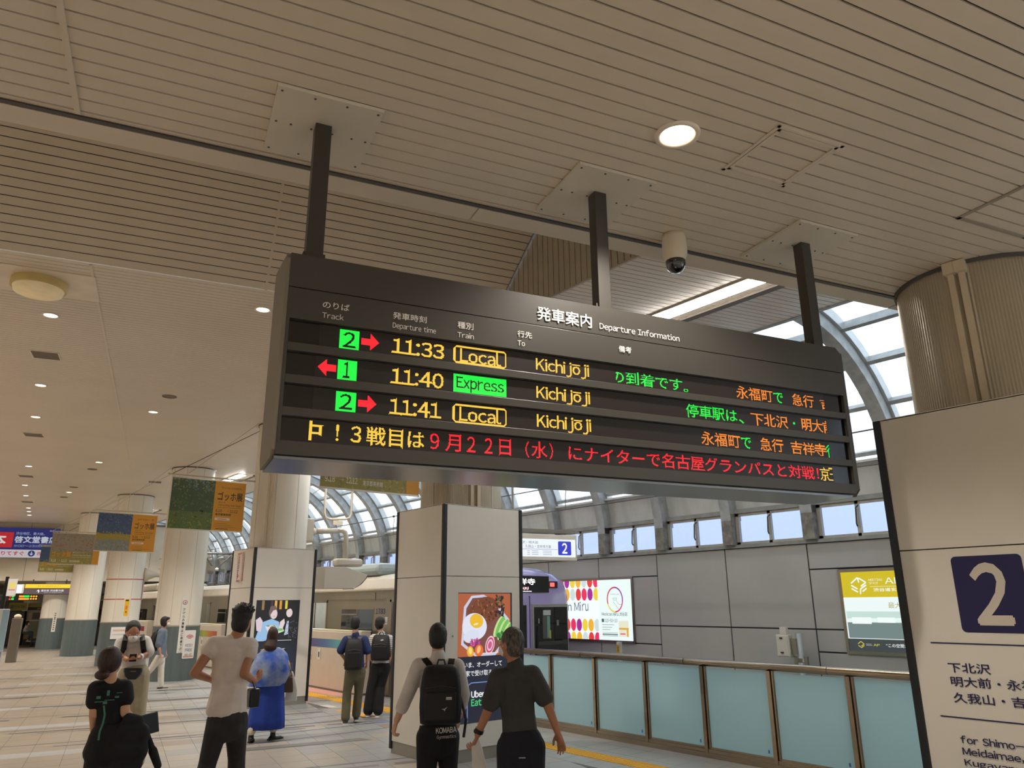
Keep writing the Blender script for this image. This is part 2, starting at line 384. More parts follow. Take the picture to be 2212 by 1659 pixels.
# 45 degree soffit rising toward the back of the hall
sl = radians(46.4); cs = tag(MB().box(-15, 8.4, 4.15, 7.55, 7.42, 7.6).build('ceiling', M_plank, rz=-AR), kind='structure')
XW = 5.99
def bx(a, x=XW): return (x-a*sin(AR))/cos(AR)
bk = MB()
bk.add([(-15,9.16,ZC+.01),(bx(9.16)-.01,9.16,ZC+.01),(bx(7.5)-.01,7.5,ZC+.01+1.66*math.tan(sl)),(-15,7.5,ZC+.01+1.66*math.tan(sl))], [(0,1,2,3)]); bk.build('soffit_backing', M_gap, cs)
Ls = 1.66/cos(sl); ns = int(Ls/.104)
for k in range(ns+1):
    s0, s1 = k*.104+.005, min((k+1)*.104-.005, Ls); m = MB(); a0, a1 = 9.15-s0*cos(sl), 9.15-s1*cos(sl); z0, z1 = ZC+s0*sin(sl), ZC+s1*sin(sl)
    n = np.array((0, sin(sl), cos(sl)))*.01; P4 = [(-15,a0,z0),(bx(a0)-.03,a0,z0),(bx(a1)-.03,a1,z1),(-15,a1,z1)]
    m.add([tuple(np.array(p)-n*.6) for p in P4]+[tuple(np.array(p)+n*.4) for p in P4], [(0,1,2,3),(7,6,5,4),(0,4,5,1),(1,5,6,2),(2,6,7,3),(3,7,4,0)])
    m.build('plank', M_plank, cs)
m = MB(); m.bar((.80, 9.15, ZC-.006), (.80, 7.5, ZC-.006+1.65*math.tan(sl)), .03, .014); m.build('cover_strip', M_plank, cs)
# upright boarded face between hall ceiling and platform ceiling
wr = tag(MB().box(XW+.012, XW+.1, -3, 7.92, ZC+.01, 7.5).build('wall_upper', M_gap), kind='structure')
y = 7.9; k = 0
M_plank2 = mat('upright_board_brown_grey', (168,158,140), .45, var=.03)
while y > -1:
    a = XW*sin(AR)+y*cos(AR); zt = min(ZC+max(0, (9.15-a))*math.tan(sl), 7.4); a2 = XW*sin(AR)+(y-.092)*cos(AR); zt2 = min(ZC+max(0, (9.15-a2))*math.tan(sl), 7.4)
    m = MB(); m.add([(XW,y,ZC),(XW+.012,y,ZC),(XW+.012,y-.092,ZC),(XW,y-.092,ZC),(XW,y,zt),(XW+.012,y,zt),(XW+.012,y-.092,zt2),(XW,y-.092,zt2)], [(0,3,2,1),(4,5,6,7),(0,1,5,4),(1,2,6,5),(2,3,7,6),(3,0,4,7)])
    m.build('board', M_plank2, wr); y -= .102
MB().box(XW-.012, XW+.02, -1, 7.95, ZC-.02, ZC).build('bottom_trim', M_plank2, wr)
# flat main ceiling: platform part (single planks) and hall part (too fine to pick apart)
cc = MB(); XR = 9.2
def strip(a0, a1, xl, bl, z0, z1, mb):
    def e(a): return (XR-a*sin(AR))/cos(AR)
    def s(a): return (xl-a*sin(AR))/cos(AR) if xl is not None else bl
    mb.add([(s(a0),a0,z0),(e(a0),a0,z0),(e(a1),a1,z0),(s(a1),a1,z0),(s(a0),a0,z1),(e(a0),a0,z1),(e(a1),a1,z1),(s(a1),a1,z1)], [(0,3,2,1),(4,5,6,7),(0,1,5,4),(1,2,6,5),(2,3,7,6),(3,0,4,7)])
strip(-3, 9.17, 6.03, 0, ZC+.012, ZC+.2, cc); strip(9.17, 43, None, -24, ZC+.012, ZC+.2, cc)
cp = tag(cc.build('ceiling', M_gap, rz=-AR), kind='structure')
a = -1.0
while a < 9.1:
    m = MB(); strip(a, a+.09, 6.0, 0, ZC, ZC+.014, m); m.build('plank', M_plank, cp); a += .1015
ff = MB(); a = 9.17
while a < 41.8: strip(a, a+.092, None, -24, ZC, ZC+.012, ff); a += .1
tag(ff.build('plank_field', M_plank, cp), kind='stuff')
for b in (-1.14, 4.6, -7.): MB().box(b-.016, b+.016, 9.2, 41.7, ZC-.01, ZC).build('cover_strip', M_plank, cp)
tag(MB().box(XR-.02, XR+.06, -3, 46, ZC-.01, 6.35).build('trim_3', M_conc), kind='structure')

# ------------------------------------------------------------------ glazed vault over the tracks
VX, VZ, RI, RO = 9.55, 3.28, 2.62, 2.98
M_rib = mat('vault_rib_grey_paint', (172,174,174), .5, var=.16, vscale=6)
M_mul = mat('light_aluminium_glazing_bar', (196,198,198), .4, .3)
M_pane = glassmat('frosted_streaked_roof_pane', (236,244,248), 'frost', .2, .93, .22)
M_solid = mat('grey_vault_infill_panel', (206,206,202), .6, var=.1, vscale=4, stretch=(1,1,.3))
vr = thing('ceiling', None, None, (0,0,0)); tag(vr, kind='structure')
def arc(r, t): return (VX+r*cos(radians(t)), VZ+r*sin(radians(t)))
def archband(y0, y1, r0, r1, t0, t1, n=14):
    R = []
    for i in range(n+1):
        t = t0+(t1-t0)*i/n; xi, zi = arc(r0, t); xo, zo = arc(r1, t); R.append([(xi,y0,zi),(xi,y1,zi),(xo,y1,zo),(xo,y0,zo)])
    return MB().loft(R)
PITCH, Y0R = 1.66, 7.02
rib_me = archband(-.11, .11, RI, RO-.02, 2, 97, 18).mesh('rib', M_rib); bar_me = archband(-.03, .03, RO-.14, RO+.03, 17, 97, 14).mesh('glazing_bar', M_mul)
clip_me = MB().box(-.05,.05,-.05,.05,-.04,.04).mesh('bracket', M_dark)
PT = [19.5, 35, 50.5, 66, 81.5, 97]
pur_me = []
for t in PT[:-1]:
    R = MB(); x, z = arc(RO-.07, t); dx, dz = cos(radians(t)), sin(radians(t)); R.obox((x, PITCH/2, z), (0, PITCH/2-.1, 0), (dx*.075, 0, dz*.075), (-dz*.035, 0, dx*.035)); pur_me.append(R.mesh('purlin', M_rib))
pane_me = []
for t0, t1 in zip(PT, PT[1:]): 
    R = [[(arc(RO+.025, t0+.8+(t1-t0-1.6)*i/4)[0], yy, arc(RO+.025, t0+.8+(t1-t0-1.6)*i/4)[1]) for yy in (.22, PITCH-.13)] for i in range(5)]; pane_me.append(MB().loft(R, False, False).mesh('roof_pane', M_pane))
inf_me = archband(.11, PITCH-.11, RO-.12, RO-.08, 4.3, 17.5, 6).mesh('infill_panel', M_solid)
lip_me = MB().box(VX+RO*cos(radians(18))-.20, VX+RO*cos(radians(18))-.12, .11, PITCH-.11, 4.10, 4.14).mesh('drip_lip', mat('white_drip_lip', (214,214,208), .5))
for k in range(-11, 24):
    y = Y0R+k*PITCH
    Mk(rib_me, 'rib', vr, (0,y,0)); Mk(bar_me, 'glazing_bar', vr, (0,y+.19,0)); Mk(bar_me, 'glazing_bar', vr, (0,y+PITCH-.13,0)); Mk(inf_me, 'infill_panel', vr, (0,y,0)); Mk(lip_me, 'drip_lip', vr, (0,y,0))
    for me in pur_me: Mk(me, 'purlin', vr, (0,y,0))
    for me in pane_me: Mk(me, 'roof_pane', vr, (0,y,0))
archband(-5, 47, RO+.06, RO+.07, 97, 104, 2).build('ridge_flashing', M_rib, vr)

# ------------------------------------------------------------------ right wall: panels, windows
WX = 12.3
M_wall = mat('grey_wall_panel_gloss', (186,184,180), .22, var=.04, vscale=.8, coat=.3)
wl = tag(MB().box(WX+.02, WX+.16, -3.2, 47, -1.2, 2.86).build('wall_right', mat('dark_wall_joint', (48,44,50), .7)), kind='structure')
ys = [7.16+1.7*k for k in range(-6, 24)]
def wp(y0, y1, z0, z1):
    if (y0, y1) and y1-y0 > .05 and z1-z0 > .02: MB().box(WX, WX+.02, y0+.012, y1-.012, z0+.012, z1-.012).build('wall_panel', M_wall, wl)
ads = [(11.28, 14.5), (2.4, 6.63), (17.4, 20.6), (24.2, 27.4)]
for y0 in ys:
    y1 = y0+1.7; hit = [(a0, a1) for a0, a1 in ads if a0 < y1-.1 and a1 > y0+.1]
    if hit:
        a0, a1 = hit[0]; wp(y0, y1, 2.42, 2.86); wp(y0, y1, .0, 1.08)
        for s0, s1 in ((y0, min(y1, a0)), (max(y0, a1), y1)):
            wp(s0, s1, 1.44, 2.42); wp(s0, s1, 1.08, 1.44)
    elif y0 > 10.4 and y0 < 10.7:
        wp(y0, y1, 2.42, 2.86); wp(y0, y1, 1.44, 2.42); wp(y0, y1, 1.08, 1.44); wp(y0, y1, 0, 1.08)
    else: wp(y0, y1, 1.44, 2.86); wp(y0, y1, .0, 1.44)
    wp(y0, y1, -1.1, 0)
MB().box(WX-.05, WX+.2, -3.2, 47, 2.86, 2.92).build('window_sill', M_conc, wl)
MB().box(WX-.02, WX+.16, -3.2, 47, 3.50, 3.58).build('window_head', M_conc, wl)
M_clear = glassmat('clear_window_glass', (168,178,198), 'clear', .03)
M_fr = mat('light_window_frame', (182,178,168), .45, .2)
M_pil = mat('stained_concrete_pillar', (136,130,122), .8, var=.25, vscale=9)
for n, k in enumerate(range(-5, 24)):
    y = Y0R+k*PITCH; MB().box(WX-.13, WX+.12, y-.11, y+.11, 2.92, 3.5).build('pillar', M_pil, wl)
for n, k in enumerate(range(-5, 23)):
    y = Y0R+k*PITCH+.11; w = tag(MB().box(WX+.02,WX+.08, y, y+.07, 2.92, 3.5).box(WX+.02,WX+.08, y+1.37, y+1.44, 2.92, 3.5).box(WX+.02,WX+.08, y+.69, y+.75, 2.92, 3.5).box(WX+.02,WX+.08, y, y+1.44, 2.92, 2.97).box(WX+.02,WX+.08, y, y+1.44, 3.45, 3.5).build('window_%d' % (n+1), M_fr), kind='structure')
    for y0, y1 in ((y+.07, y+.69), (y+.75, y+1.37)): MB().add([(WX+.05,y0,2.97),(WX+.05,y1,2.97),(WX+.05,y1,3.45),(WX+.05,y0,3.45)],[(0,1,2,3)]).build('pane', M_clear, w)
    m = MB(); m.tube([(WX-.0, y+.68, 3.42), (WX-.05, y+.70, 3.38), (WX-.05, y+.72, 3.12), (WX-.01, y+.73, 3.08)], .012, 6); m.build('handle', M_dark, w)
# track bed
tb = tag(MB().box(XE, WX+.1, -6, 80, -1.35, -1.1).build('floor', mat('track_ballast', (92,84,76), .9, var=.3, vscale=30)), kind='structure')
for x in (9.5, 10.64): MB().box(x-.035, x+.035, -6, 80, -1.1, -.95).build('rail', M_steel, tb)
tag(MB().box(XE-.1, XE, -12, 80, -1.2, -.05).build('wall_platform', M_conc), kind='structure')
# closing walls far away and behind the viewer
M_fw = mat('beige_wall_cladding', (198,188,170), .5, var=.03)
wf = tag(MB().box(-24, 7.9, 41.8, 42.1, 3.05, ZC+.1).build('wall_far', mat('wall_far_joint', (120,110,98), .7), rz=-AR), kind='structure')
for k in range(24): MB().box(-24+k*1.3+.01, -24+(k+1)*1.3-.01, 41.78, 41.8, 3.07, ZC).build('wall_panel', M_fw, wf)
tag(MB().box(-24, 12, 42.1, 56, 3.05, 3.3).build('ceiling', M_fw, rz=-AR), kind='structure')
tag(MB().box(-24, 12, 56, 56.2, 0, 3.3).build('wall_back', mat('dim_beige_wall', (150,138,116), .6), rz=-AR), kind='structure')
tag(MB().box(-22.2, -22, -14, 80, 0, 7).build('wall_left', M_fw), kind='structure')
tag(MB().box(-22, 14, -14.2, -14, 0, 7).build('wall_behind', M_fw), kind='structure')
# ------------------------------------------------------------------ the departure board
M_face = mat('charcoal_satin_board_face', (66,63,58), .38, .1, var=.02)
M_side = mat('grey_board_end', (120,112,98), .5, var=.03)
M_alu = mat('anodised_aluminium_underside', (136,138,142), .22, .9, var=.05)
M_blk = mat('black_display_glass', (14,11,11), .12, spec=.6)
M_mod = mat('brown_black_led_module', (34,27,25), .35)
AF = 3.43
db = thing('departure_board', 'large charcoal hanging departure board with four rows of LED text', 'departure board', AB(2.2, 3.65, 2.53), -AR)
def L(b, a, z): return (b-2.2, a-3.65, z-2.53)
def lbox(mb, b0, b1, a0, a1, z0, z1): x0, y0, w0 = L(b0, a0, z0); x1, y1, w1 = L(b1, a1, z1); return mb.box(x0, x1, y0, y1, w0, w1)
m = MB(); prof = [(3.46,2.545),(3.46,3.53),(3.47,3.54),(3.86,3.60),(3.88,3.58),(3.88,2.60),(3.83,2.55)]
m.loft([[L(b, a, z) for a, z in prof] for b in (.40, 4.0)]); m.build('housing', M_face, db)
m = MB(); m.loft([[L(b, a, z) for a, z in [(3.432,2.57),(3.432,3.51),(3.45,3.535),(3.86,3.605),(3.885,3.58),(3.885,2.60),(3.84,2.54),(3.47,2.54)]] for b in (.385, .402)]); m.build('end_panel', M_side, db)
m = MB(); pr_ = [(3.432,2.58),(3.432,3.50),(3.47,3.54),(3.86,3.60),(3.885,3.58),(3.885,2.60),(3.84,2.54),(3.47,2.54)]
m.loft([[L(b, a, z) for a, z in pr_] for b in (3.998, 4.022)]); m.build('end_panel', M_face, db)
# face frame: top panels and bars
def face(name, b0, b1, z0, z1, mt=M_face, a0=AF, a1=3.462, bev=.002): m = MB(); lbox(m, b0, b1, a0, a1, z0, z1); return m.build(name, mt, db, bevel=bev)
m = MB(); t = [(.402,3.365),(.402,3.538),(3.97,3.538),(4.0,3.508),(4.0,3.365)]
m.prism([L(b, AF, z) for b, z in t], (0, .032, 0)); m.build('title_panel', M_face, db)
face('heading_panel', .402, 4.0, 3.204, 3.361)
rows = [(3.085,3.204),(2.929,3.045),(2.772,2.887),(2.614,2.731)]
for z0, z1 in ((3.045,3.085),(2.887,2.929),(2.731,2.772)): face('crossbar', .418, 3.985, z0, z1)
face('side_bar', .402, .418, 2.60, 3.204); face('side_bar', 3.985, 4.0, 2.60, 3.204)
m = MB(); m.prism([L(b, AF, z) for b, z in [(.402,2.55),(.402,2.614),(4.0,2.614),(4.0,2.578),(3.975,2.553)]], (0, .032, 0)); m.build('lower_panel', M_face, db)
m = MB(); lbox(m, .40, 3.97, 3.45, 3.86, 2.533, 2.545); m.build('underside', M_alu, db)
for b0 in (.98, 1.55, 2.12, 3.18):
    x, y, z = L(b0, 3.74, 3.58); MB().loft([[(x-.12,y-.1,z-.02),(x+.12,y-.1,z-.02),(x+.12,y+.1,z-.02),(x-.12,y+.1,z-.02)],[(x-.09,y-.08,z+.05),(x+.09,y-.08,z+.05),(x+.09,y+.08,z+.05),(x-.09,y+.08,z+.05)]]).build('cover_cap', M_dark, db)
# LED rows rasterised into single dots
YEL, ORA, GRN, RED = (255,205,70), (255,140,40), (20,250,70), (255,30,45)
def dots(row, items, parent):
    pit = .00345; z0, z1 = rows[row]; S = set(); out = []
    for it in items:
        kind, b0, b1, y0, y1, col = it[:6]
        if kind == 'T':
            v, tr = text_tris(it[6], it[7] if len(it) > 7 else 0); mx = v.max(0); P2 = v*np.array(((b1-b0)/mx[0], (y1-y0)/mx[1]))+np.array((b0, y0)); clipx = it[8] if len(it) > 8 else (-9, 9)
            for t in tr:
                A_, B_, C_ = P2[t]; lo = np.floor(np.minimum(np.minimum(A_, B_), C_)/pit).astype(int)-1; hi = np.ceil(np.maximum(np.maximum(A_, B_), C_)/pit).astype(int)+1
                gx, gy = np.meshgrid(np.arange(lo[0], hi[0]+1), np.arange(lo[1], hi[1]+1)); X = gx*pit; Y = gy*pit
                d = (B_[0]-A_[0])*(C_[1]-A_[1])-(B_[1]-A_[1])*(C_[0]-A_[0])
                if abs(d) < 1e-12: continue
                w1 = ((X-A_[0])*(C_[1]-A_[1])-(Y-A_[1])*(C_[0]-A_[0]))/d; w2 = ((B_[0]-A_[0])*(Y-A_[1])-(B_[1]-A_[1])*(X-A_[0]))/d; e = -.08
                ok = (w1 >= e) & (w2 >= e) & (w1+w2 <= 1-e) & (X > clipx[0]) & (X < clipx[1])
                for i, j in zip(gx[ok], gy[ok]): S.add((int(i), int(j), col))
        elif kind == 'R':
            hole = set()
            if len(it) > 6:
                v, tr = text_tris(it[6]); mx = v.max(0); hb = it[7]; P2 = v*np.array(((hb[1]-hb[0])/mx[0], (hb[3]-hb[2])/mx[1]))+np.array((hb[0], hb[2]))
                for t in tr:
                    A_, B_, C_ = P2[t]; lo = np.floor(P2[t].min(0)/pit).astype(int)-1; hi = np.ceil(P2[t].max(0)/pit).astype(int)+1
                    gx, gy = np.meshgrid(np.arange(lo[0], hi[0]+1), np.arange(lo[1], hi[1]+1)); X = gx*pit; Y = gy*pit
                    d = (B_[0]-A_[0])*(C_[1]-A_[1])-(B_[1]-A_[1])*(C_[0]-A_[0])
                    if abs(d) < 1e-12: continue
                    w1 = ((X-A_[0])*(C_[1]-A_[1])-(Y-A_[1])*(C_[0]-A_[0]))/d; w2 = ((B_[0]-A_[0])*(Y-A_[1])-(B_[1]-A_[1])*(X-A_[0]))/d; e = -.1
                    ok = (w1 >= e) & (w2 >= e) & (w1+w2 <= 1-e); hole |= {(int(i), int(j)) for i, j in zip(gx[ok], gy[ok])}
            for i in range(int(b0/pit)+1, int(b1/pit)+1):
                for j in range(int(y0/pit)+1, int(y1/pit)+1):
                    if (i, j) not in hole: S.add((i, j, col))
        elif kind == 'A':   # arrow, points in it[6]
            pts = it[6]; n = len(pts)
            for i in range(int(b0/pit), int(b1/pit)+2):
                for j in range(int(y0/pit), int(y1/pit)+2):
                    x, y = i*pit, j*pit; c = False
                    for k in range(n):
                        (xa, ya), (xb, yb) = pts[k], pts[(k+1) % n]
                        if (ya > y) != (yb > y) and x < (xb-xa)*(y-ya)/(yb-ya)+xa: c = not c
                    if c: S.add((i, j, col))
        elif kind == 'B':   # rounded outline box
            for i in range(int(b0/pit), int(b1/pit)+1):
                for j in range(int(y0/pit), int(y1/pit)+1):
                    dx = min(i*pit-b0, b1-i*pit); dy = min(j*pit-y0, y1-j*pit)
                    if (dx < 2.2*pit or dy < 2.2*pit or dx+dy < 6*pit) and dx+dy > 3.2*pit: S.add((i, j, col))
    p = Print(np.array(L(0, AF+.0218, 0)), (1,0,0), (0,0,1), lift=0); h = pit*.43
    for i, j, col in S: p.rect(i*pit-h, j*pit-h, i*pit+h, j*pit+h, col)
    return tag(p.build('lit_dots', PLED, parent), kind='stuff')
def arrow(x0, x1, z0, z1, right=True):
    zc = (z0+z1)/2; xm = x0+(x1-x0)*.5; q = [(x0,zc-.017),(xm,zc-.017),(xm,z0),(x1,zc),(xm,z1),(xm,zc+.017),(x0,zc+.017)]
    if not right: q = [(x0+x1-x, z) for x, z in q]
    return ('A', x0, x1, z0, z1, RED, q)
data = [
 [('R',.66,.757,3.09,3.189,GRN,'2',(.682,.737,3.102,3.178)), arrow(.768,.857,3.098,3.187), ('T',.924,1.197,3.102,3.180,YEL,'11:33',.012), ('B',1.252,1.548,3.094,3.188,YEL), ('T',1.285,1.518,3.103,3.177,YEL,'Local',.008),
  ('T',1.723,2.055,3.094,3.180,YEL,'Kichijōji',.008), ('T',2.200,2.69,3.097,3.172,GRN,'の到着です',.0,(2.232,9)), ('T',2.70,2.733,3.095,3.115,GRN,'。'), ('T',3.10,3.386,3.10,3.180,ORA,'永福町'), ('T',3.398,3.473,3.102,3.17,GRN,'で'), ('T',3.552,3.732,3.10,3.180,ORA,'急行'), ('T',3.795,3.90,3.10,3.17,ORA,'吉',.0,(3.79,3.828))],
 [arrow(.566,.655,2.942,3.03,False), ('R',.661,.754,2.935,3.033,GRN,'1',(.69,.718,2.947,3.022)), ('T',.924,1.197,2.945,3.023,YEL,'11:40',.012), ('R',1.252,1.546,2.937,3.033,GRN,'Express',(1.268,1.532,2.943,3.020)),
  ('T',1.723,2.055,2.936,3.022,YEL,'Kichijōji',.008), ('T',2.706,3.085,2.945,3.024,GRN,'停車駅は'), ('T',3.10,3.135,2.942,2.965,GRN,'、'), ('T',3.20,3.49,2.94,3.018,ORA,'下北沢'), ('T',3.535,3.552,2.972,2.988,GRN,'・'), ('T',3.609,3.785,2.94,3.022,ORA,'明大'), ('T',3.79,3.90,2.94,3.02,ORA,'前',.0,(3.78,3.822))],
 [('R',.66,.757,2.778,2.875,GRN,'2',(.682,.737,2.79,2.864)), arrow(.768,.857,2.785,2.872), ('T',.924,1.185,2.788,2.866,YEL,'11:41',.012), ('B',1.252,1.548,2.780,2.874,YEL), ('T',1.285,1.518,2.789,2.862,YEL,'Local',.008),
  ('T',1.723,2.055,2.779,2.865,YEL,'Kichijōji',.008), ('T',2.802,3.09,2.785,2.865,ORA,'永福町'), ('T',3.10,3.175,2.787,2.855,GRN,'で'), ('T',3.248,3.428,2.785,2.865,ORA,'急行'), ('T',3.496,3.785,2.783,2.863,ORA,'吉祥寺'), ('T',3.79,3.88,2.783,2.862,GRN,'行',.0,(3.78,3.822))],
 [('T',.50,.605,2.628,2.718,YEL,'中',.012,(.548,9)), ('T',.672,.684,2.632,2.712,YEL,'!',.03), ('T',.742,.79,2.633,2.712,YEL,'3',.01), ('T',.816,1.103,2.628,2.716,YEL,'戦目は',.008), ('T',1.134,1.18,2.632,2.710,RED,'9'), ('T',1.215,1.295,2.628,2.712,RED,'月'), ('T',1.33,1.372,2.632,2.710,RED,'2'), ('T',1.425,1.467,2.632,2.710,RED,'2'), ('T',1.505,1.57,2.630,2.710,RED,'日'),
  ('T',1.655,1.675,2.628,2.712,RED,'('), ('T',1.69,1.78,2.628,2.712,RED,'水'), ('T',1.795,1.815,2.628,2.712,RED,')'), ('T',1.91,2.905,2.630,2.712,RED,'にナイターで名古屋グ'), ('T',2.925,3.70,2.630,2.710,RED,'ランパスと対戦！'), ('T',3.715,3.79,2.628,2.712,YEL,'京'), ('T',3.79,3.89,2.63,2.712,YEL,'王',.0,(3.78,3.822))]]
for r, (z0, z1) in enumerate(rows):
    m = MB(); lbox(m, .418, 3.985, AF+.024, 3.461, z0, z1); dr = m.build('display_row', M_blk, db)
    m = MB(); lbox(m, .555 if r else .565, 3.826, AF+.0228, AF+.0245, z0+.004, z1-.004); m.build('led_module', M_mod, dr)
    dots(r, data[r], dr)
pr = Print(np.array(L(0, AF, 0)), (1,0,0), (0,0,1), lift=.0006); WH = (232,226,218)
for s, x0, z0, x1, z1, bo in (('のりば',.567,3.278,.697,3.313,.01),('Track',.567,3.226,.671,3.256,.0),('発車時刻',.915,3.275,1.092,3.312,.01),('Departure time',.916,3.218,1.143,3.256,.0),('種別',1.26,3.275,1.348,3.313,.01),('Train',1.26,3.225,1.351,3.255,.0),
    ('行先',1.603,3.276,1.69,3.313,.01),('To',1.603,3.227,1.647,3.256,.0),('発車案内',1.722,3.392,2.07,3.474,.018),('Departure Information',2.12,3.388,2.675,3.437,.0),('備考',2.241,3.276,2.327,3.314,.01)):
    pr.text(s, x0, z0, x1, z1, WH, bo)
pr.build('lettering', PM, db)
# posts and mounting plates
M_plate = mat('cream_mounting_plate', (206,198,182), .45, var=.02)
for bc in (.52, 2.205, 3.885):
    p = thing('p', None, None); bpy.data.objects.remove(p)
    m = MB(); lbox(m, bc-.265, bc+.265, 3.265, 3.845, ZA-.022, ZA-.002); pl = m.build('mounting_plate', M_plate, db)
    for db_ in (-.24, -.08, .08, .24):
        for a in (3.295, 3.815):
            MB().ell(L(bc+db_, a, ZA-.023), (.007,.007,.004), 8, 4).build('screw', M_dark, pl)
    for db_ in (-.16, -.055, .055, .16, -.235, .235): MB().ell(L(bc+db_, 3.555, ZA-.023), (.007,.007,.004), 8, 4).build('screw', M_dark, pl)
    m = MB(); lbox(m, bc-.042, bc+.042, 3.485, 3.565, 3.5, ZA-.02); po = m.build('post', mat('charcoal_square_post', (64,61,56), .4, .2, var=.02), db, bevel=.004)
    m = MB(); lbox(m, bc-.054, bc+.054, 3.50, 3.572, 3.49, 3.59); m.build('clamp_bracket', M_dark, po)
    x, y, z = L(bc+.05, 3.53, 3.565); MB().tube([(x,y,z),(x+.045,y,z-.004)], .006, 6).tube([(x,y,z),(x+.02,y,z)], .012, 6).build('bolt', M_black, po)
# ------------------------------------------------------------------ ceiling fittings
M_led = emat('warm_lamp_glow', (1., .86, .66), 9.)
M_trimw = mat('white_downlight_trim', (226,214,196), .4)
def downlight(x, y, z, label, r=.1, on=True, group=None, kit={}):
    k = (r, on)
    t = thing('ceiling_downlight' if on else 'ceiling_speaker', label, 'downlight' if on else 'speaker', (x, y, z), 0, group)
    if k not in kit:
        a = MB().lathe((0,0,0), [(r,-.001),(r*.98,-.012),(r*.8,-.014),(r*.72,-.004),(r*.68,.05)], 28, False).mesh('trim_ring', M_trimw if on else mat('brown_speaker_grille', (120,108,92), .7), True)
        b = MB().lathe((0,0,0), [(0.001,-.005),(r*.72,-.005)] if on else [(0.001,-.004),(r*.9,-.004)], 24, False).mesh('lamp' if on else 'grille', M_led if on else mat('brown_speaker_grille', (120,108,92), .7))
        kit[k] = (a, b)
    for me, nm in zip(kit[k], ('trim_ring', 'lamp' if on else 'grille')): Mk(me, nm, t)
    return t
x, y, z = AB(2.30, 2.83, ZA); downlight(x, y, z, 'bright round downlight in the near plank ceiling beside the access hatch', .125)
lamp_spot(2.30, 2.83, ZA-.05, PWA)
for b, a in [(b, a) for b in (-11.5,-6.9,-2.3,2.3,6.4) for a in (-9.5,-5.8,-1.6,2.83) if (b, a) != (2.3, 2.83) and b < 8-.25*abs(a)]: lamp_spot(b, a, ZA-.03, PWA)  # unseen spots, with extra ones added behind to brighten the ceilings by bounce
DL = [(1.04,11.27,'lit downlight beside the round yellow ceiling lamp'),(1.44,15.21,'lit downlight between the two square air grilles, nearer one'),(1.71,17.95,'lit downlight just before the second square air grille'),(3.23,9.33,'lit downlight just left of the departure board'),
      (3.53,16.07,'lit downlight beyond the dark round ceiling speaker'),(2.39,24.64,'small lit downlight in the left row above the blue shop sign'),(3.82,22.85,'small lit downlight left of the second banner pillar'),(2.77,28.67,'small lit downlight in the left row, further back'),
      (4.18,29.66,'small lit downlight above the second banner'),(3.12,31.45,'distant lit downlight in the left row')]
for x, y, s in DL: downlight(x, y, ZC, s, .11)
for x, y in ((3.67,35.4),(3.85,36.76),(4.04,38.18)): downlight(x, y, ZC, 'tiny distant lit downlight in the row above the blue shop sign', .11, True, 'far downlights above the blue shop sign')
for x, y, s in ((3.46,14.64,'dark round ceiling speaker before the lit downlight'),(3.9,24.17,'dark round ceiling speaker left of the second pillar'),(4.1,28.28,'dark round ceiling speaker above the third banner'),(4.25,31.13,'furthest dark round ceiling speaker'),(6.9,24.2,'dark round ceiling speaker above the platform, right of the pillar')): downlight(x, y, ZC, s, .13, False)
for b in (-17, -9, -5, -1.2, 2.6):  # spot grid apart from the modelled fittings; far left ones added for bounce
    for a in (12, 19, 26, 33, 39): lamp_spot(b, a, ZC-.05, PWC)
for x, y, s in ((1.25,13.24,'square dark air grille nearest the round yellow lamp'),(1.92,19.93,'square dark air grille, second from the round yellow lamp'),(2.56,26.62,'square dark air grille, third along the hall ceiling'),(3.39,33.32,'furthest square dark air grille before the blue shop sign'),(5.94,25.58,'grey air grille behind the banner cables')):
    g = thing('air_grille', s, 'air vent', (x, y, ZC), -AR)
    MB().box(-.2,.2,-.2,.2,-.012,-.001).build('frame', M_trimw, g); MB().box(-.18,.18,-.18,.18,-.016,-.010).build('grille', mat('dark_grille', (104,92,78), .7), g)
g = thing('ceiling_lamp', 'large round yellowed acrylic lamp on a square ceiling panel', 'ceiling lamp', (.76, 10.09, ZC), -AR)
MB().box(-.62,.62,-.42,.42,-.012,-.001).build('backing_panel', M_trimw, g)
MB().lathe((0,0,0), [(.30,-.012),(.30,-.10),(.285,-.11),(.27,-.10)], 40, False).build('rim', mat('yellowed_plastic', (206,184,120), .5), g, smooth=True)
MB().lathe((0,0,0), [(.275,-.10),(.26,-.15),(.2,-.175),(.001,-.185)], 40, False).build('diffuser', mat('yellowed_diffuser', (226,206,160), .5, var=.12, vscale=3, emis=.12), g, smooth=True)
h = thing('access_hatch', 'square framed access hatch in the plank ceiling right of the downlight', 'access hatch', AB(2.985, 2.77, ZA), -AR)
def frame(mb, w, d, t, z0, z1):
    return mb.box(-w,w,-d,-d+t,z0,z1).box(-w,w,d-t,d,z0,z1).box(-w,-w+t,-d,d,z0,z1).box(w-t,w,-d,d,z0,z1)
frame(MB(), .24, .235, .02, -.006, -.001).build('outer_frame', M_plank, h); frame(MB(), .216, .211, .018, -.008, -.001).build('inner_frame', M_plank, h); frame(MB(), .221, .216, .006, -.003, -.0005).build('gap', M_gap, h)
h = thing('access_hatch', 'grey framed access hatch at the right edge above the round pillar', 'access hatch', AB(4.93, 2.56, ZA), -AR)
frame(MB(), .36, .28, .03, -.008, -.001).build('outer_frame', mat('grey_hatch_frame', (150,142,130), .5), h)
c = thing('dome_camera', 'cream dome security camera under the near ceiling between two board posts', 'security camera', AB(2.99, 3.80, ZA))
c.location = AB(2.985, 3.80, ZA)
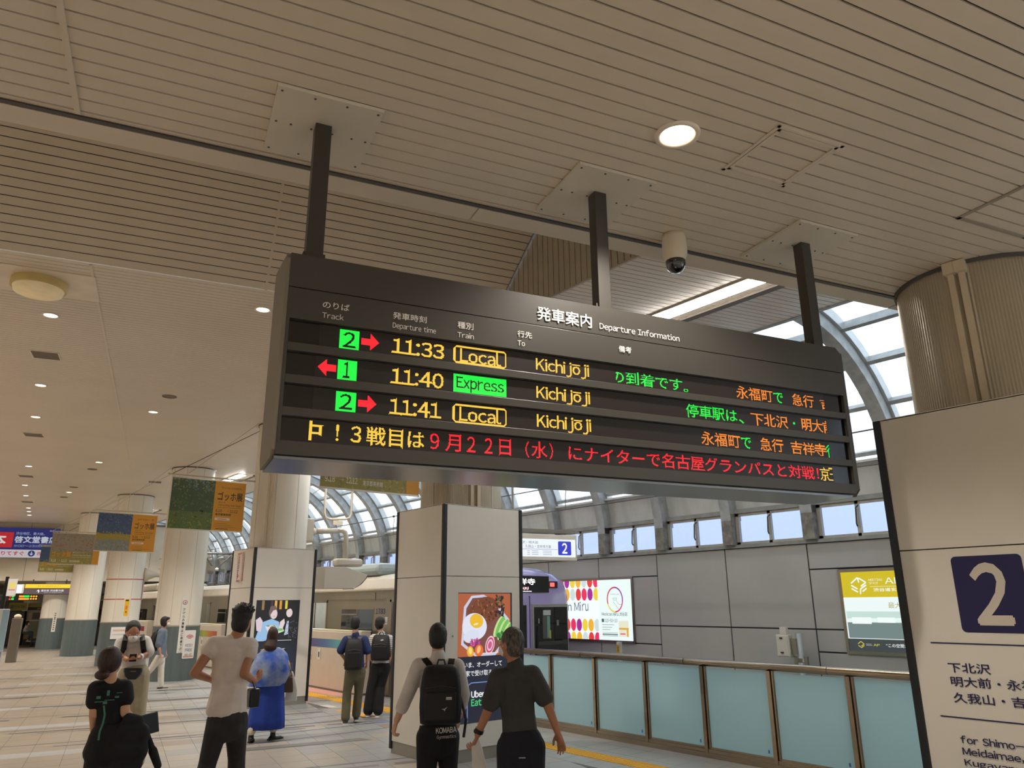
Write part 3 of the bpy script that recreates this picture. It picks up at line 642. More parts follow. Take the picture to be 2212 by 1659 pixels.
MB().lathe((0,0,0), [(.075,0),(.082,-.03),(.086,-.10),(.084,-.16),(.07,-.19),(.066,-.205)], 32, True).build('camera_body', mat('cream_plastic', (214,202,180), .4), c, smooth=True)
MB().lathe((0,0,0), [(.068,-.20),(.068,-.225),(.058,-.255),(.035,-.28),(.001,-.29)], 28, False).build('smoked_dome', mat('smoked_black_dome', (10,10,12), .06, coat=1.), c, smooth=True)
# fluorescent fittings along the platform ceiling
for y0, ln, s in ((4.5, 4.6, 'long white fluorescent strip light on the ceiling beyond the board'), (13.6, 3.2, 'white fluorescent strip light over the platform, hidden by the board'), (22.5, 1.5, 'white fluorescent strip light beside the first banner'), (33.1, 1.5, 'distant white strip light peeking over the second banner')):
    t = thing('strip_light', s, 'ceiling light', (7.65, y0, ZC)); MB().box(-.14,.14,0,ln,-.02,-.001).build('recess_frame', M_trimw, t)
    MB().box(-.075,.075,.02,.66,-.05,-.02).build('tube_cover', emat('cool_tube_glow', (1., .96, .9), 30.), t); MB().box(-.075,.075,.69,ln-.02,-.05,-.02).build('tube_cover', emat('cool_tube_glow', (1., .96, .9), 30.), t)
    gr = thing('ceiling_slot', 'dark recessed slot in the platform ceiling beside ' + ('the long strip light' if y0 < 5 else 'strip light number %d' % 0 if 0 else ('the hidden strip light' if y0 < 20 else 'the strip light near the first banner' if y0 < 30 else 'the furthest strip light')), 'ceiling slot', (8.02, y0, ZC))
    MB().box(-.06,.06,0,max(ln,2.2),-.03,-.001).build('slot_cover', mat('brown_slot', (104,94,84), .6), gr)
# ------------------------------------------------------------------ pillars
M_col = mat('pillar_beige_fibre_board', (224,218,204), .42, var=.04, vscale=2, stretch=(2,2,.25))
M_colm = mat('ribbed_beige_metal_cladding', (176,166,146), .30, .35, var=.04, vscale=2)
M_dado = mat('slate_green_dado', (88,100,100), .45, var=.08, vscale=3, stretch=(3,3,.3))
def ring_wall(r0, r1, z0, z1, a0, a1, n): 
    R = []
    for i in range(n+1):
        a = a0+(a1-a0)*i/n; R.append([(r0*cos(a),r0*sin(a),z0),(r1*cos(a),r1*sin(a),z0),(r1*cos(a),r1*sin(a),z1),(r0*cos(a),r0*sin(a),z1)])
    return MB().loft(R)
CR = .585
def pillar(x, y, zt, label, dado=True, ribbed=False, zb=1.40):
    t = thing('round_pillar', label, 'pillar', (x, y, 0)); m = MB()
    if ribbed:
        pr_ = []
        m.loft([[((CR-(.004 if i % 2 else 0))*cos(2*pi*i/320), (CR-(.004 if i % 2 else 0))*sin(2*pi*i/320), z) for i in range(320)] for z in (zb, zt)], False); m.build('shaft', M_colm, t)
    else:
        m.lathe((0,0,0), [(CR,zb),(CR,zt)], 64, False); m.build('shaft', M_col, t, smooth=True)
    if dado:
        MB().lathe((0,0,0), [(CR+.012,0),(CR+.012,1.36)], 64, False).build('dado', M_dado, t, smooth=True)
        MB().lathe((0,0,0), [(CR+.012,1.36),(CR+.02,1.365),(CR+.02,1.40),(CR,1.405)], 64, False).build('dado_cap', mat('worn_dado_cap', (150,140,124), .5), t, smooth=True)
    MB().lathe((0,0,0), [(CR+.012,zt-.03),(CR+.02,zt-.001)], 48, False).build('collar', M_dark, t, smooth=True)
    for a in (-2.15, -1.35, -.5, -2.9): 
        MB().obox((cos(a)*(CR+.001), sin(a)*(CR+.001), (zt+zb)/2), (cos(a)*.003,sin(a)*.003,0), (-sin(a)*.006,cos(a)*.006,0), (0,0,(zt-zb)/2)).build('joint_strip', mat('pillar_joint', (196,188,172), .6), t)
    return t
pillar(6.27, 22.6, ZC, 'round beige pillar with slate dado behind the walking man in white trousers')
p2 = pillar(6.27, 29.4, ZC, 'round beige pillar with two red tape lines and a yellow notice')
pillar(6.27, 36.2, ZC, 'round beige pillar with slate dado, third from the rear advertising pillar')
pillar(6.27, 43.0, ZC, 'narrow-looking distant round pillar with slate dado, fourth in the row')
pillar(6.27, 49.8, 3.06, 'furthest round pillar with slate dado at the end of the row')
for z in (2.78, 2.12): MB().lathe((0,0,z), [(CR+.004,0),(CR+.004,.03)], 64, False).build('red_tape', mat('red_tape', (186,70,78), .6), p2, smooth=True)
C1 = pillar(6.25, 8.99, ZC, 'ribbed metal pillar rising from the advertising kiosk with the food screen', False, True, 3.18)
C2 = pillar(6.25, 15.8, ZC, 'pillar rising from the rear advertising kiosk with the two diners screen', False, False, 3.02)
C3 = pillar(6.45, 2.0, ZA, 'large ribbed metal pillar at the right edge above the number 2 panel', False, True, 3.18)
M_pipe = mat('cream_conduit', (206,192,168), .4)
def conduit(px, py, ang, z0, z1, parent):
    c_, s_ = cos(ang), sin(ang); m = MB(); m.obox((c_*(CR+.014), s_*(CR+.014), (z0+z1)/2), (c_*.014,s_*.014,0), (-s_*.022,c_*.022,0), (0,0,(z1-z0)/2)); o = m.build('conduit', M_pipe, parent)
    MB().obox((c_*(CR+.03), s_*(CR+.03), z1), (c_*.04,s_*.04,0), (-s_*.04,c_*.04,0), (0,0,.045)).build('junction_box', M_pipe, o, bevel=.006)
for dx in (0, .12): conduit(0, 0, radians(183)+dx, 3.1, ZA-.05, C3)
for dx in (0, .16): conduit(0, 0, radians(250)+dx, 3.1, ZC-.6, C1); conduit(0, 0, radians(222)+dx, 3.0, 5.2, C2)
# ------------------------------------------------------------------ advertising kiosks round three pillars
M_kbase = mat('grey_kiosk_plinth', (150,144,134), .4, .3)
def kiosk(y0, y1, zt, seam, label, x0=5.56, x1=6.88, scr=None):
    t = thing('advertising_kiosk', label, 'kiosk', ((x0+x1)/2, (y0+y1)/2, 0)); hx, hy = (x1-x0)/2, (y1-y0)/2; s = .045
    MB().box(-hx+.02,hx-.02,-hy+.02,hy-.02,.0,zt-.01).build('core', M_dark, t)
    MB().box(-hx+.012,hx-.012,-hy+.012,hy-.012,.0,.145).build('plinth', M_kbase, t)
    for sx in (-1, 1):
        for sy in (-1, 1):
            m = MB(); m.box(sx*hx-.012 if sx < 0 else hx-s, -hx+s if sx < 0 else hx+.012, sy*hy-.012 if sy < 0 else hy-s, -hy+s if sy < 0 else hy+.012, .05, zt-.004); m.build('corner_strip', M_black, t, bevel=.008)
    for z0, z1 in ((.15, seam-.004), (seam+.004, zt)):
        for sy in (-1, 1):
            yy = sorted((sy*hy, sy*(hy-.02))); m = MB()
            if scr and sy < 0 and z0 < 1:
                a, b, c, d = scr[0]-(x0+x1)/2, scr[1]-(x0+x1)/2, scr[2], scr[3]
                m.box(-hx+s,a,yy[0],yy[1],z0,z1).box(b,hx-s,yy[0],yy[1],z0,z1).box(a,b,yy[0],yy[1],z0,c).box(a,b,yy[0],yy[1],d,z1)
            else: m.box(-hx+s,hx-s,yy[0],yy[1],z0,z1)
            m.build('face_panel', M_white, t)
        for sx in (-1, 1):
            xx = sorted((sx*hx, sx*(hx-.02))); MB().box(xx[0],xx[1],-hy+s,hy-s,z0,z1).build('side_panel', M_white, t)
    MB().box(-hx,hx,-hy,hy,zt-.012,zt-.006).build('top_cap', M_kbase, t)
    return t
K1 = kiosk(8.38, 9.60, 3.19, 2.25, 'white advertising kiosk with black corner strips and a food screen, front', scr=(5.80, 6.70, .44, 2.04))
K2 = kiosk(15.22, 16.5, 3.03, 2.24, 'white advertising kiosk with a screen of two diners, behind the woman in blue', scr=(5.68, 6.59, .42, 2.0))
K3 = kiosk(1.35, 2.56, 3.19, 2.235, 'large white pillar casing with the blue number 2 platform sign', x0=5.54, x1=7.3)
MB().ell((5.72-6.22, 8.375-8.99, 1.5), (.012,.012,.012), 10, 6).build('lock', M_steel, K1)
# screens
def screen(par, x0, x1, z0, z1, y, cx, cy, draw):
    fx, fy = x0-cx, y-cy
    MB().box(fx,x1-cx,fy+.012,fy+.03,z0,z1).build('screen_body', M_black, par)
    p = Print((fx, fy+.011, z0), (1,0,0), lift=.00006); draw(p, x1-x0, z1-z0); return p.build('screen_picture', PSCR, par)
def food(p, w, h):
    zs = .80   # text area below, photo above
    p.rect(0,0,w,h,(26,30,48)); p.rect(.005,zs,w-.02,h-.01,(176,92,52)); p.clip = (.005, zs, w-.02, h-.01)
    p.poly([(.06,.95),(.28,.80),(.62,.80),(.84,1.0),(.86,1.25),(.60,1.50),(.42,1.575),(.22,1.56),(.10,1.42)], (206,206,226))
    p.poly([(.10,.97),(.30,.83),(.60,.83),(.80,1.02),(.82,1.22),(.58,1.47),(.42,1.54),(.24,1.53),(.14,1.40)], (120,70,60))
    p.ell(.42,1.36,.26,.18,(116,62,32),28,.3); rn = random.Random(3)
    for k in range(60):
        a = rn.random()*6.28; r = rn.random()**.5; p.ell(.42+.23*r*cos(a), 1.36+.155*r*sin(a), .008+.012*rn.random(), .006+.008*rn.random(), rn.choice([(86,40,20),(150,90,50),(70,30,18),(170,110,70)]), 7, a)
    for k in range(40): p.ell(.62+.14*rn.random(), 1.28+.28*rn.random(), .025, .015, rn.choice([(40,22,24),(28,16,22),(80,90,50),(56,30,34)]), 7, rn.random()*3)
    for k in range(6): p.ell(.66+.035*k, 1.16-.02*k+.02*(k % 2), .045, .15, (120,190,90) if k % 2 else (196,226,150), 18, -.5)
    for k in range(26): p.ell(.62+.2*rn.random(), .95+.14*rn.random(), .03, .018, rn.choice([(60,130,60),(90,170,80),(40,100,50)]), 8, rn.random()*3)
    p.ell(.27,1.17,.20,.17,(226,230,246),28,-.1); p.ell(.22,1.05,.13,.08,(220,224,240),20,.2)
    p.ell(.30,1.24,.11,.09,(240,188,40),24,-.2); p.ell(.29,1.20,.04,.012,(255,244,190),12,.2)
    for k in range(50): p.ell(.20+.16*rn.random(), .93+.09*rn.random(), .022, .008, rn.choice([(190,60,140),(150,40,120),(214,90,160)]), 6, rn.random()*3)
    for r_, c_ in ((.12,(232,206,216)),(.10,(206,60,110)),(.075,(236,200,220)),(.05,(206,90,130))): p.ell(.52,.93,r_*.62,r_,c_,20,-.3)
    p.ell(.20,.86,.055,.07,(240,170,50),16,.2); p.ell(.34,.87,.07,.075,(228,110,40),18,-.2); p.ell(.20,.87,.03,.045,(250,220,120),12,.2); p.ell(.335,.88,.03,.05,(250,190,130),12,-.3)
    p.clip = None
    p.text('いま、オーダーして', .10, .665, .72, .735, (240,240,240), .012); p.text('家で受け取ろう', .13, .56, .62, .63, (240,240,240), .012)
    for t_, c_ in ((.012,(120,140,200)),): p.line([(.16,0.02),(.16,.42),(.18,.46),(.22,.48),(.80,.48),(.84,.46),(.86,.42),(.86,.02)], t_, c_)
    p.text('Uber', .22, .30, .44, .385, (244,244,244), .03); p.text('Eats', .22, .20, .44, .285, (80,200,120), .03)
    p.rect(.40,zs+.03,.66,zs+.037,(240,240,240))
screen(K1, 5.80, 6.70, .44, 2.04, 8.38, 6.22, 8.99, food)
def diners(p, w, h):
    p.rect(0,0,w,h,(18,26,38)); p.clip = (0,.74,w-.01,h-.01); p.rect(0,.74,w,h,(14,16,22)); rn = random.Random(5)
    for x, c in ((.12,(150,120,70)),(.30,(60,50,44)),(.48,(216,150,50)),(.60,(220,200,60)),(.38,(230,170,80))): p.rect(x, 1.36+.05*rn.random(), x+.05, 1.58, c)
    p.poly([(.02,.80),(.10,1.05),(.16,1.16),(.34,1.22),(.50,1.16),(.52,1.0),(.42,.86),(.20,.80)], (150,190,226)); p.poly([(.05,1.0),(.02,1.2),(.10,1.26),(.16,1.18),(.14,.98)], (222,200,210))
    p.ell(.36,1.34,.085,.12,(120,104,96),20); p.ell(.38,1.31,.07,.095,(226,206,206),20); p.poly([(.28,1.34),(.30,1.46),(.40,1.47),(.44,1.40),(.36,1.38),(.31,1.30)], (110,92,84)); p.rect(.36,1.265,.41,1.272,(150,80,80))
    p.poly([(.52,.80),(.56,1.10),(.66,1.22),(.84,1.22),(.90,1.0),(.90,.80)], (20,22,26)); p.ell(.76,1.32,.10,.15,(22,20,24),20); p.ell(.70,1.33,.065,.085,(230,206,206),20); p.poly([(.64,1.38),(.70,1.47),(.82,1.44),(.80,1.34),(.72,1.42)], (18,16,20))
    p.poly([(.50,1.0),(.52,1.16),(.60,1.22),(.62,1.14),(.58,1.02)], (230,208,210)); p.poly([(.62,.90),(.66,1.16),(.70,1.18),(.70,.92)], (190,200,220))
    p.poly([(.22,1.08),(.36,1.10),(.46,1.06),(.42,.98),(.28,.97)], (226,220,224)); 
    for k in range(14): p.ell(.26+.18*rn.random(), 1.05+.04*rn.random(), .018, .012, rn.choice([(190,60,50),(90,150,70),(226,190,150),(200,90,90)]), 8)
    p.poly([(.44,1.02),(.58,1.04),(.62,.98),(.50,.94)], (200,220,180)); p.ell(.53,1.01,.06,.022,(110,180,90),12)
    for k in range(40): p.ell(.62+.26*rn.random(), .84+.34*rn.random(), .02, .006, (90,100,112), 6, rn.random()*3)
    p.clip = None; p.rect(.30,.80,.78,.81,(210,216,224)); p.rect(0,0,w,.76,(20,30,44))
    p.text('オーダーして', .16, .60, .66, .66, (240,240,240), .012); p.text('家で受け取ろう', .14, .50, .62, .56, (240,240,240), .012)
    p.line([(.16,.02),(.16,.36),(.84,.36),(.84,.02)], .01, (60,76,100))
screen(K2, 5.68, 6.59, .42, 2.0, 15.22, 6.22, 15.86, diners)
# poster on the rear kiosk, red-striped emergency notice
p = Print((5.556, 16.20, 2.36), (0,-1,0), lift=.0008); p.rect(0,0,.40,.50,(226,220,210)); n = 0
p2_ = Print((5.554, 16.12, 2.37), (0,-1,0), lift=.0008); W_, H_ = .33, .58; p2_.rect(0,0,W_,H_,(230,224,214))
for k in range(14):
    y_ = k*H_/14; p2_.poly([(0,y_),(.05,y_+.03),(.05,y_+.052),(0,y_+.022)],(186,44,50)); p2_.poly([(W_-.05,y_),(W_,y_+.03),(W_,y_+.052),(W_-.05,y_+.022)],(186,44,50))
for k in range(7):
    x_ = .05+k*.034; p2_.rect(x_,0,x_+.017,.035,(186,44,50)); p2_.rect(x_,H_-.035,x_+.017,H_,(186,44,50))
for k, ch in enumerate('非常停止ボタン'): p2_.text(ch, .13, .46-k*.052, .20, .505-k*.052, (190,50,50) if k < 2 else (50,56,72), .02)
p2_.poly([(.11,.12),(.165,.06),(.22,.12),(.185,.12),(.185,.15),(.145,.15),(.145,.12)], (190,44,50))
tag(p2_.build('emergency_notice', PM), 'red and white striped vertical emergency notice on the rear kiosk', 'notice')
# number 2 sign on the casing at the right edge
p = Print((5.538, 2.56, 0), (0,-1,0), lift=.0006); W2 = (206,196,182); NV = (22,18,72)
def sx(y): return 2.56-y
def at_px(x, y, X):  # where a sight line meets the face, used for measuring only
    d = _rt*(x-1106)/FPX+_up*(829.5-y)/FPX+_fw; t = X/d[0]; return 2.56-d[1]*t, EYE+d[2]*t
c0 = at_px(2052, 1203, 5.538); c1 = at_px(2090, 1366, 5.538); cw = .42
p.rrect(c0[0], c1[1], c0[0]+cw, c0[1], .03, NV)
d0 = at_px(2097, 1215, 5.538); d1 = at_px(2200, 1350, 5.538); p.text('2', c0[0]+.10, c1[1]+.045, c0[0]+.32, c0[1]-.045, W2, .03)
l0 = at_px(2010, 1388, 5.538); p.rect(l0[0], l0[1]-.004, 1.15, l0[1]+.004, NV); l1 = at_px(2032, 1546, 5.538); p.rect(l1[0], l1[1]-.004, 1.15, l1[1]+.004, NV)
for s, (xa, ya), (xb, yb), n in (('下北沢',(2050,1426),(2136,1452),3),('明大前・永福町',(2056,1458),(2140,1482),7),('久我山・吉祥寺',(2062,1488),(2147,1517),7)):
    a_ = at_px(xa, yb, 5.538); b_ = at_px(xb, ya, 5.538); w3 = (b_[0]-a_[0])/3*n if n > 3 else b_[0]-a_[0]; p.text(s, a_[0], a_[1], a_[0]+w3, a_[1]+.062, NV, .015)
zz = at_px(2076, 1603, 5.538)
for k, s in enumerate(('for Shimo-kitazawa,', 'Meidaimae,Eifukuchō,', 'Kugayama,Kichijōji')): p.text(s, zz[0]+.002*k, zz[1]-.01-k*.068, zz[0]+.66+.03*(k == 1), zz[1]+.042-k*.068, NV, .018)
p.build('platform_lettering', PM, None).name = 'platform_lettering'
_o = bpy.data.objects['platform_lettering']; _o.parent = K3; _o.location = tuple(-np.array(K3.location))
# ------------------------------------------------------------------ hanging banners on arms from the pillars
rodm = mat('silver_rod', (206,196,176), .3, .7)
def foliage(p, w, h, pal, seed, bands):
    rn = random.Random(seed)
    for (y0, y1, col) in bands: p.rect(0, y0*h, w, y1*h, col)
    for k in range(420):
        x, y = rn.random()*w, rn.random()*h; c = rn.choice(pal[int(min(len(pal)-1, y/h*len(pal)))]); p.k = 3+k % 3; a = rn.random()*3
        rx = .012+.022*rn.random(); p.ell(min(max(x, rx), w-rx), min(max(y, rx), h-rx), rx, rx*.4, c, 6, a)
    p.k = 7
def banner(y, x0, z0, z1, label, style, wire=True, arm=True):
    W = 1.47; t = thing('hanging_banner', label, 'banner', (x0+W/2, y, z1)); H = z1-z0
    MB().box(-W/2,W/2,-.002,.002,-H,0).build('cloth', mat('banner_cloth_back', (180,170,150), .7), t)
    for z in (0, -H): MB().box(-W/2-.01,W/2+.01,-.008,.008,z-.012,z+.012).build('hem_rail', rodm, t)
    p = Print((-W/2, -.003, -H), (1,0,0), lift=.0003); OR = (216,152,36); iw = .84 if style < 2 else W-.20
    if style == 0: foliage(p, iw, H, [[(96,124,50),(140,146,66),(84,106,56)],[(66,90,52),(90,104,60),(126,112,76)],[(60,84,52),(80,96,60),(96,112,70)],[(110,120,80),(150,146,100),(90,124,150)]], 1, [(0,.35,(96,112,56)),(.35,1,(70,88,56))])
    elif style == 1: foliage(p, iw, H, [[(150,150,140),(120,130,120),(140,120,50)],[(176,146,40),(150,140,60),(130,136,130)],[(60,84,116),(76,96,124),(90,110,130)],[(44,64,112),(60,84,126),(100,130,130)]], 2, [(0,.3,(130,136,130)),(.3,.45,(160,140,52)),(.45,1,(64,84,118))])
    else: foliage(p, iw, H, [[(150,138,60),(176,160,84),(130,120,60)],[(150,140,80),(120,110,70)],[(130,120,100),(150,130,110),(170,90,80)] if style == 3 else [(60,80,120),(70,90,126)],[(140,130,110),(120,120,100)] if style == 3 else [(44,66,110),(50,70,116)]], 3+style, [(0,.4,(150,140,70)),(.4,1,(150,138,120) if style == 3 else (60,84,120))])
    p.rect(iw,0,W,H,OR)
    if style < 2:
        T = (52,40,20); x = iw+.07
        p.text('サン=レミの名作。' if style == 0 else '広がる空と、道。', x+.06, H-.16, W-.07, H-.115, T); p.text('ゴッホ展', x, H-.40, W-.05, H-.22, T, .02)
        p.text('響きあう魂', x+.03, H-.45, x+.16, H-.42, T); p.text('Collecting Van Gogh', x+.02, H-.52, W-.07, H-.47, T); p.rect(x+.02,H-.545,W-.07,H-.54,T)
        p.text('9.18', x-.02, H-.64, x+.11, H-.58, T, .01); p.text('→', x+.19, H-.62, x+.25, H-.60, T); p.text('12.12', x+.27, H-.64, x+.43, H-.58, T, .01); p.text('東京都美術館', x-.02, H-.71, x+.30, H-.66, T, .01)
        p.rect(x-.02,H-.80,x+.28,H-.755,(236,220,214)); p.rect(x+.03,H-.785,x+.22,H-.772,(190,80,50))
        for k in range(3): p.rect(x-.02, H-.87-.035*k, x+(.24,.30,.42)[k], H-.862-.035*k, (170,116,30))
        p.rect(x+.02,.04,x+.26,.05,T)
    else:
        p.text('ゴッホ展', .05, .24, .62, .42, (226,150,40), .03); p.text('響きあう魂 ヘレーネと', .66, .37, 1.02, .41, (226,220,206)); p.text('Collecting Van Gogh', .66, .27, 1.22, .335, (226,220,206)); p.rect(.66,.235,1.22,.245,(200,196,180))
        p.text('9.18', .06, .08, .20, .16, (236,230,214), .01); p.text('→', .27, .11, .33, .13, (236,230,214)); p.text('12.12', .36, .08, .52, .16, (236,230,214), .01); p.text('東京都美術館', .60, .07, .90, .14, (226,220,206), .01)
    p.build('banner_print', PM, t)
    xa = 5.65-x0-W/2
    MB().tube([(-W/2-.07,.0,.05),(xa,.0,.05)], .016, 8).build('arm', rodm, t); MB().ell((-W/2-.08,0,.05),(.026,.026,.026),10,6).build('arm_tip', rodm, t)
    for x in (-W/2+.12, 0, W/2-.12): MB().tube([(x,0,0),(x,0,.05)], .006, 6).build('clip', rodm, t)
    if wire: MB().tube([(-W/2-.02,0,.06),(xa,0,.06+(xa+W/2)*.66)], .007, 6).build('stay_cable', rodm if style == 1 or style == 3 else M_dark, t); MB().tube([(-W/2+.3,0.03,.10),(xa,0.02,.06+(xa+W/2)*.78)], .006, 6).build('stay_cable', rodm, t)
    return t
banner(8.93, 4.02, 3.34, 4.36, 'exhibition banner partly hidden behind the bottom edge of the departure board', 2)
banner(15.8, 3.99, 3.36, 4.38, 'green garden exhibition banner with orange panel, nearest the board on the left', 0)
banner(22.6, 3.96, 3.32, 4.33, 'blue and yellow landscape exhibition banner with orange panel', 1)
banner(29.4, 3.87, 3.27, 4.29, 'pale dining room exhibition banner overlapping the blue shop sign', 3)
banner(36.2, 4.44, 3.26, 4.28, 'small blue and gold exhibition banner behind the pale one', 4)
b_ = thing('hanging_banner', 'sliver of an orange banner at the left edge of the picture', 'banner', (.2, 23.5, 4.05))
MB().box(-.8,.62,-.002,.002,-.95,0).build('cloth', mat('orange_cloth', (216,152,36), .7), b_); MB().tube([(-.8,0,.06),(1.0,0,.06)], .016, 8).build('arm', rodm, b_)
# ------------------------------------------------------------------ glass railing beside the track
M_rail = mat('brushed_bronze_steel', (176,160,140), .22, 1., var=.08, vscale=8, stretch=(1,.1,1))
M_fg = glassmat('frosted_aqua_glass', (200,238,240), 'frost', .1, .6, 0)
rl = thing('glass_railing', 'long stainless railing with frosted aqua glass panels along the track', 'railing', (8.48, -1, 0))
yy0, yy1 = -3.39, 10.63
tub = MB().tube([(0, yy0+1, 1.135), (0, yy1+1, 1.135)], .045, 20).build('top_rail', M_rail, rl, smooth=True)
for y in (4.85+1, 6.9+1, 8.9+1, 2.9+1): MB().tube([(0,y-.003,1.135),(0,y+.003,1.135)], .0458, 20).build('rail_joint', M_dark, rl)
post_me = MB().box(-.04,-.005,-.02,.02,.06,1.09).box(.005,.04,-.02,.02,.06,1.09).box(-.02,.02,-.045,-.03,.06,1.09).box(-.02,.02,.03,.045,.06,1.09).mesh('post', M_rail)
g_me = MB().add([(0,.055,.12),(0,.945,.12),(0,.945,1.07),(0,.055,1.07)],[(0,1,2,3)]).mesh('glass_panel', M_fg); e_me = MB().box(-.012,.012,.045,.955,.10,.125).mesh('glass_channel', M_rail)
s_me = Print((-.0075, .90, .17), (0,-1,0), lift=.0004); s_me.rect(0,0,.02,.035,(70,130,190)); 
for k in range(15):
    y = yy0+k+1; Mk(post_me, 'post', rl, (0,y,0))
    if k < 14: Mk(g_me, 'glass_panel', rl, (0,y,0)); Mk(e_me, 'glass_channel', rl, (0,y,0))
    if k < 14:
        q_ = Print((8.4735-8.48, y+.12, .16), (0,-1,0), lift=.0004); q_.rrect(0,0,.022,.04,.006,(70,130,190)); q_.build('glass_sticker', PM, rl)
MB().box(-.05,.05,yy0+1,yy1+1,.0,.06).build('base_rail', M_rail, rl); MB().box(-.03,.03,yy0+1,yy1+1,.06,.10).build('bottom_rail', M_rail, rl)
# ------------------------------------------------------------------ platform gates
M_gate = mat('cream_gate_housing', (208,196,178), .4, var=.02)
def gate(y0, y1, label, cols, notices=True):
    g = thing('platform_gate', label, 'platform gate', (8.40, y0, 0)); ln = y1-y0
    MB().box(-.13,.13,0,ln,.03,1.30).build('housing', M_gate, g, bevel=.02); MB().box(-.115,.135,.0,ln,1.30,1.335).build('top_cover', M_white, g, bevel=.01); MB().box(-.12,.12,.02,ln-.02,0,.03).build('kick_strip', mat('brown_kick_strip', (130,100,84), .5), g)
    p = Print((-.131, ln, 0), (0,-1,0), lift=.0006)
    p.grad(.28, .93, ln-.35, 1.12, cols); p.rect(.06,1.02,.22,1.05,(230,224,218)); p.rect(.06,.94,.22,.99,(228,222,216))
    if notices:
        for k in range(4): p.rect(.10+.09*k,.62,.16+.09*k,.74,(188,150,136)); p.rect(.10+.09*k,.48,.16+.09*k,.54,(196,176,160))
        p.rect(.75,.64,.92,.90,(232,226,222)); p.rect(.80,.70,.87,.82,(90,84,100)); p.rect(.08,.80,.30,.805,(150,140,130))
        p.rect(ln/2,.04,ln/2+.004,.90,(170,158,144)); p.rect(ln-.35,.50,ln-.25,.62,(206,120,120))
    p.build('gate_print', PM, g)
    q = Print((-.12, .2, 1.3355), (1,0,0), (0,1,0), lift=.0004); q.rect(.03,.3,.20,ln-.9,(232,214,120)); q.build('top_label', PM, g)
    return g
gate(15.72, 18.62, 'cream platform gate with a purple to teal stripe beside the rear kiosk', [(96,84,130),(80,110,160),(96,170,180),(110,180,190)])
gate(25.0, 27.6, 'cream platform gate with a green to red stripe left of the rear kiosk', [(110,140,76),(180,180,80),(190,120,60),(170,70,60)])
gate(20.2, 23.1, 'cream platform gate hidden behind the first round pillar', [(96,150,120),(150,170,90)], False)
gate(34.0, 36.0, 'distant cream platform gate with a dark red stripe between two pillars', [(150,50,60),(150,50,60)], False)
gate(29.4, 32.2, 'cream platform gate behind the pillar with the red tape lines', [(190,120,60),(170,70,60)], False)
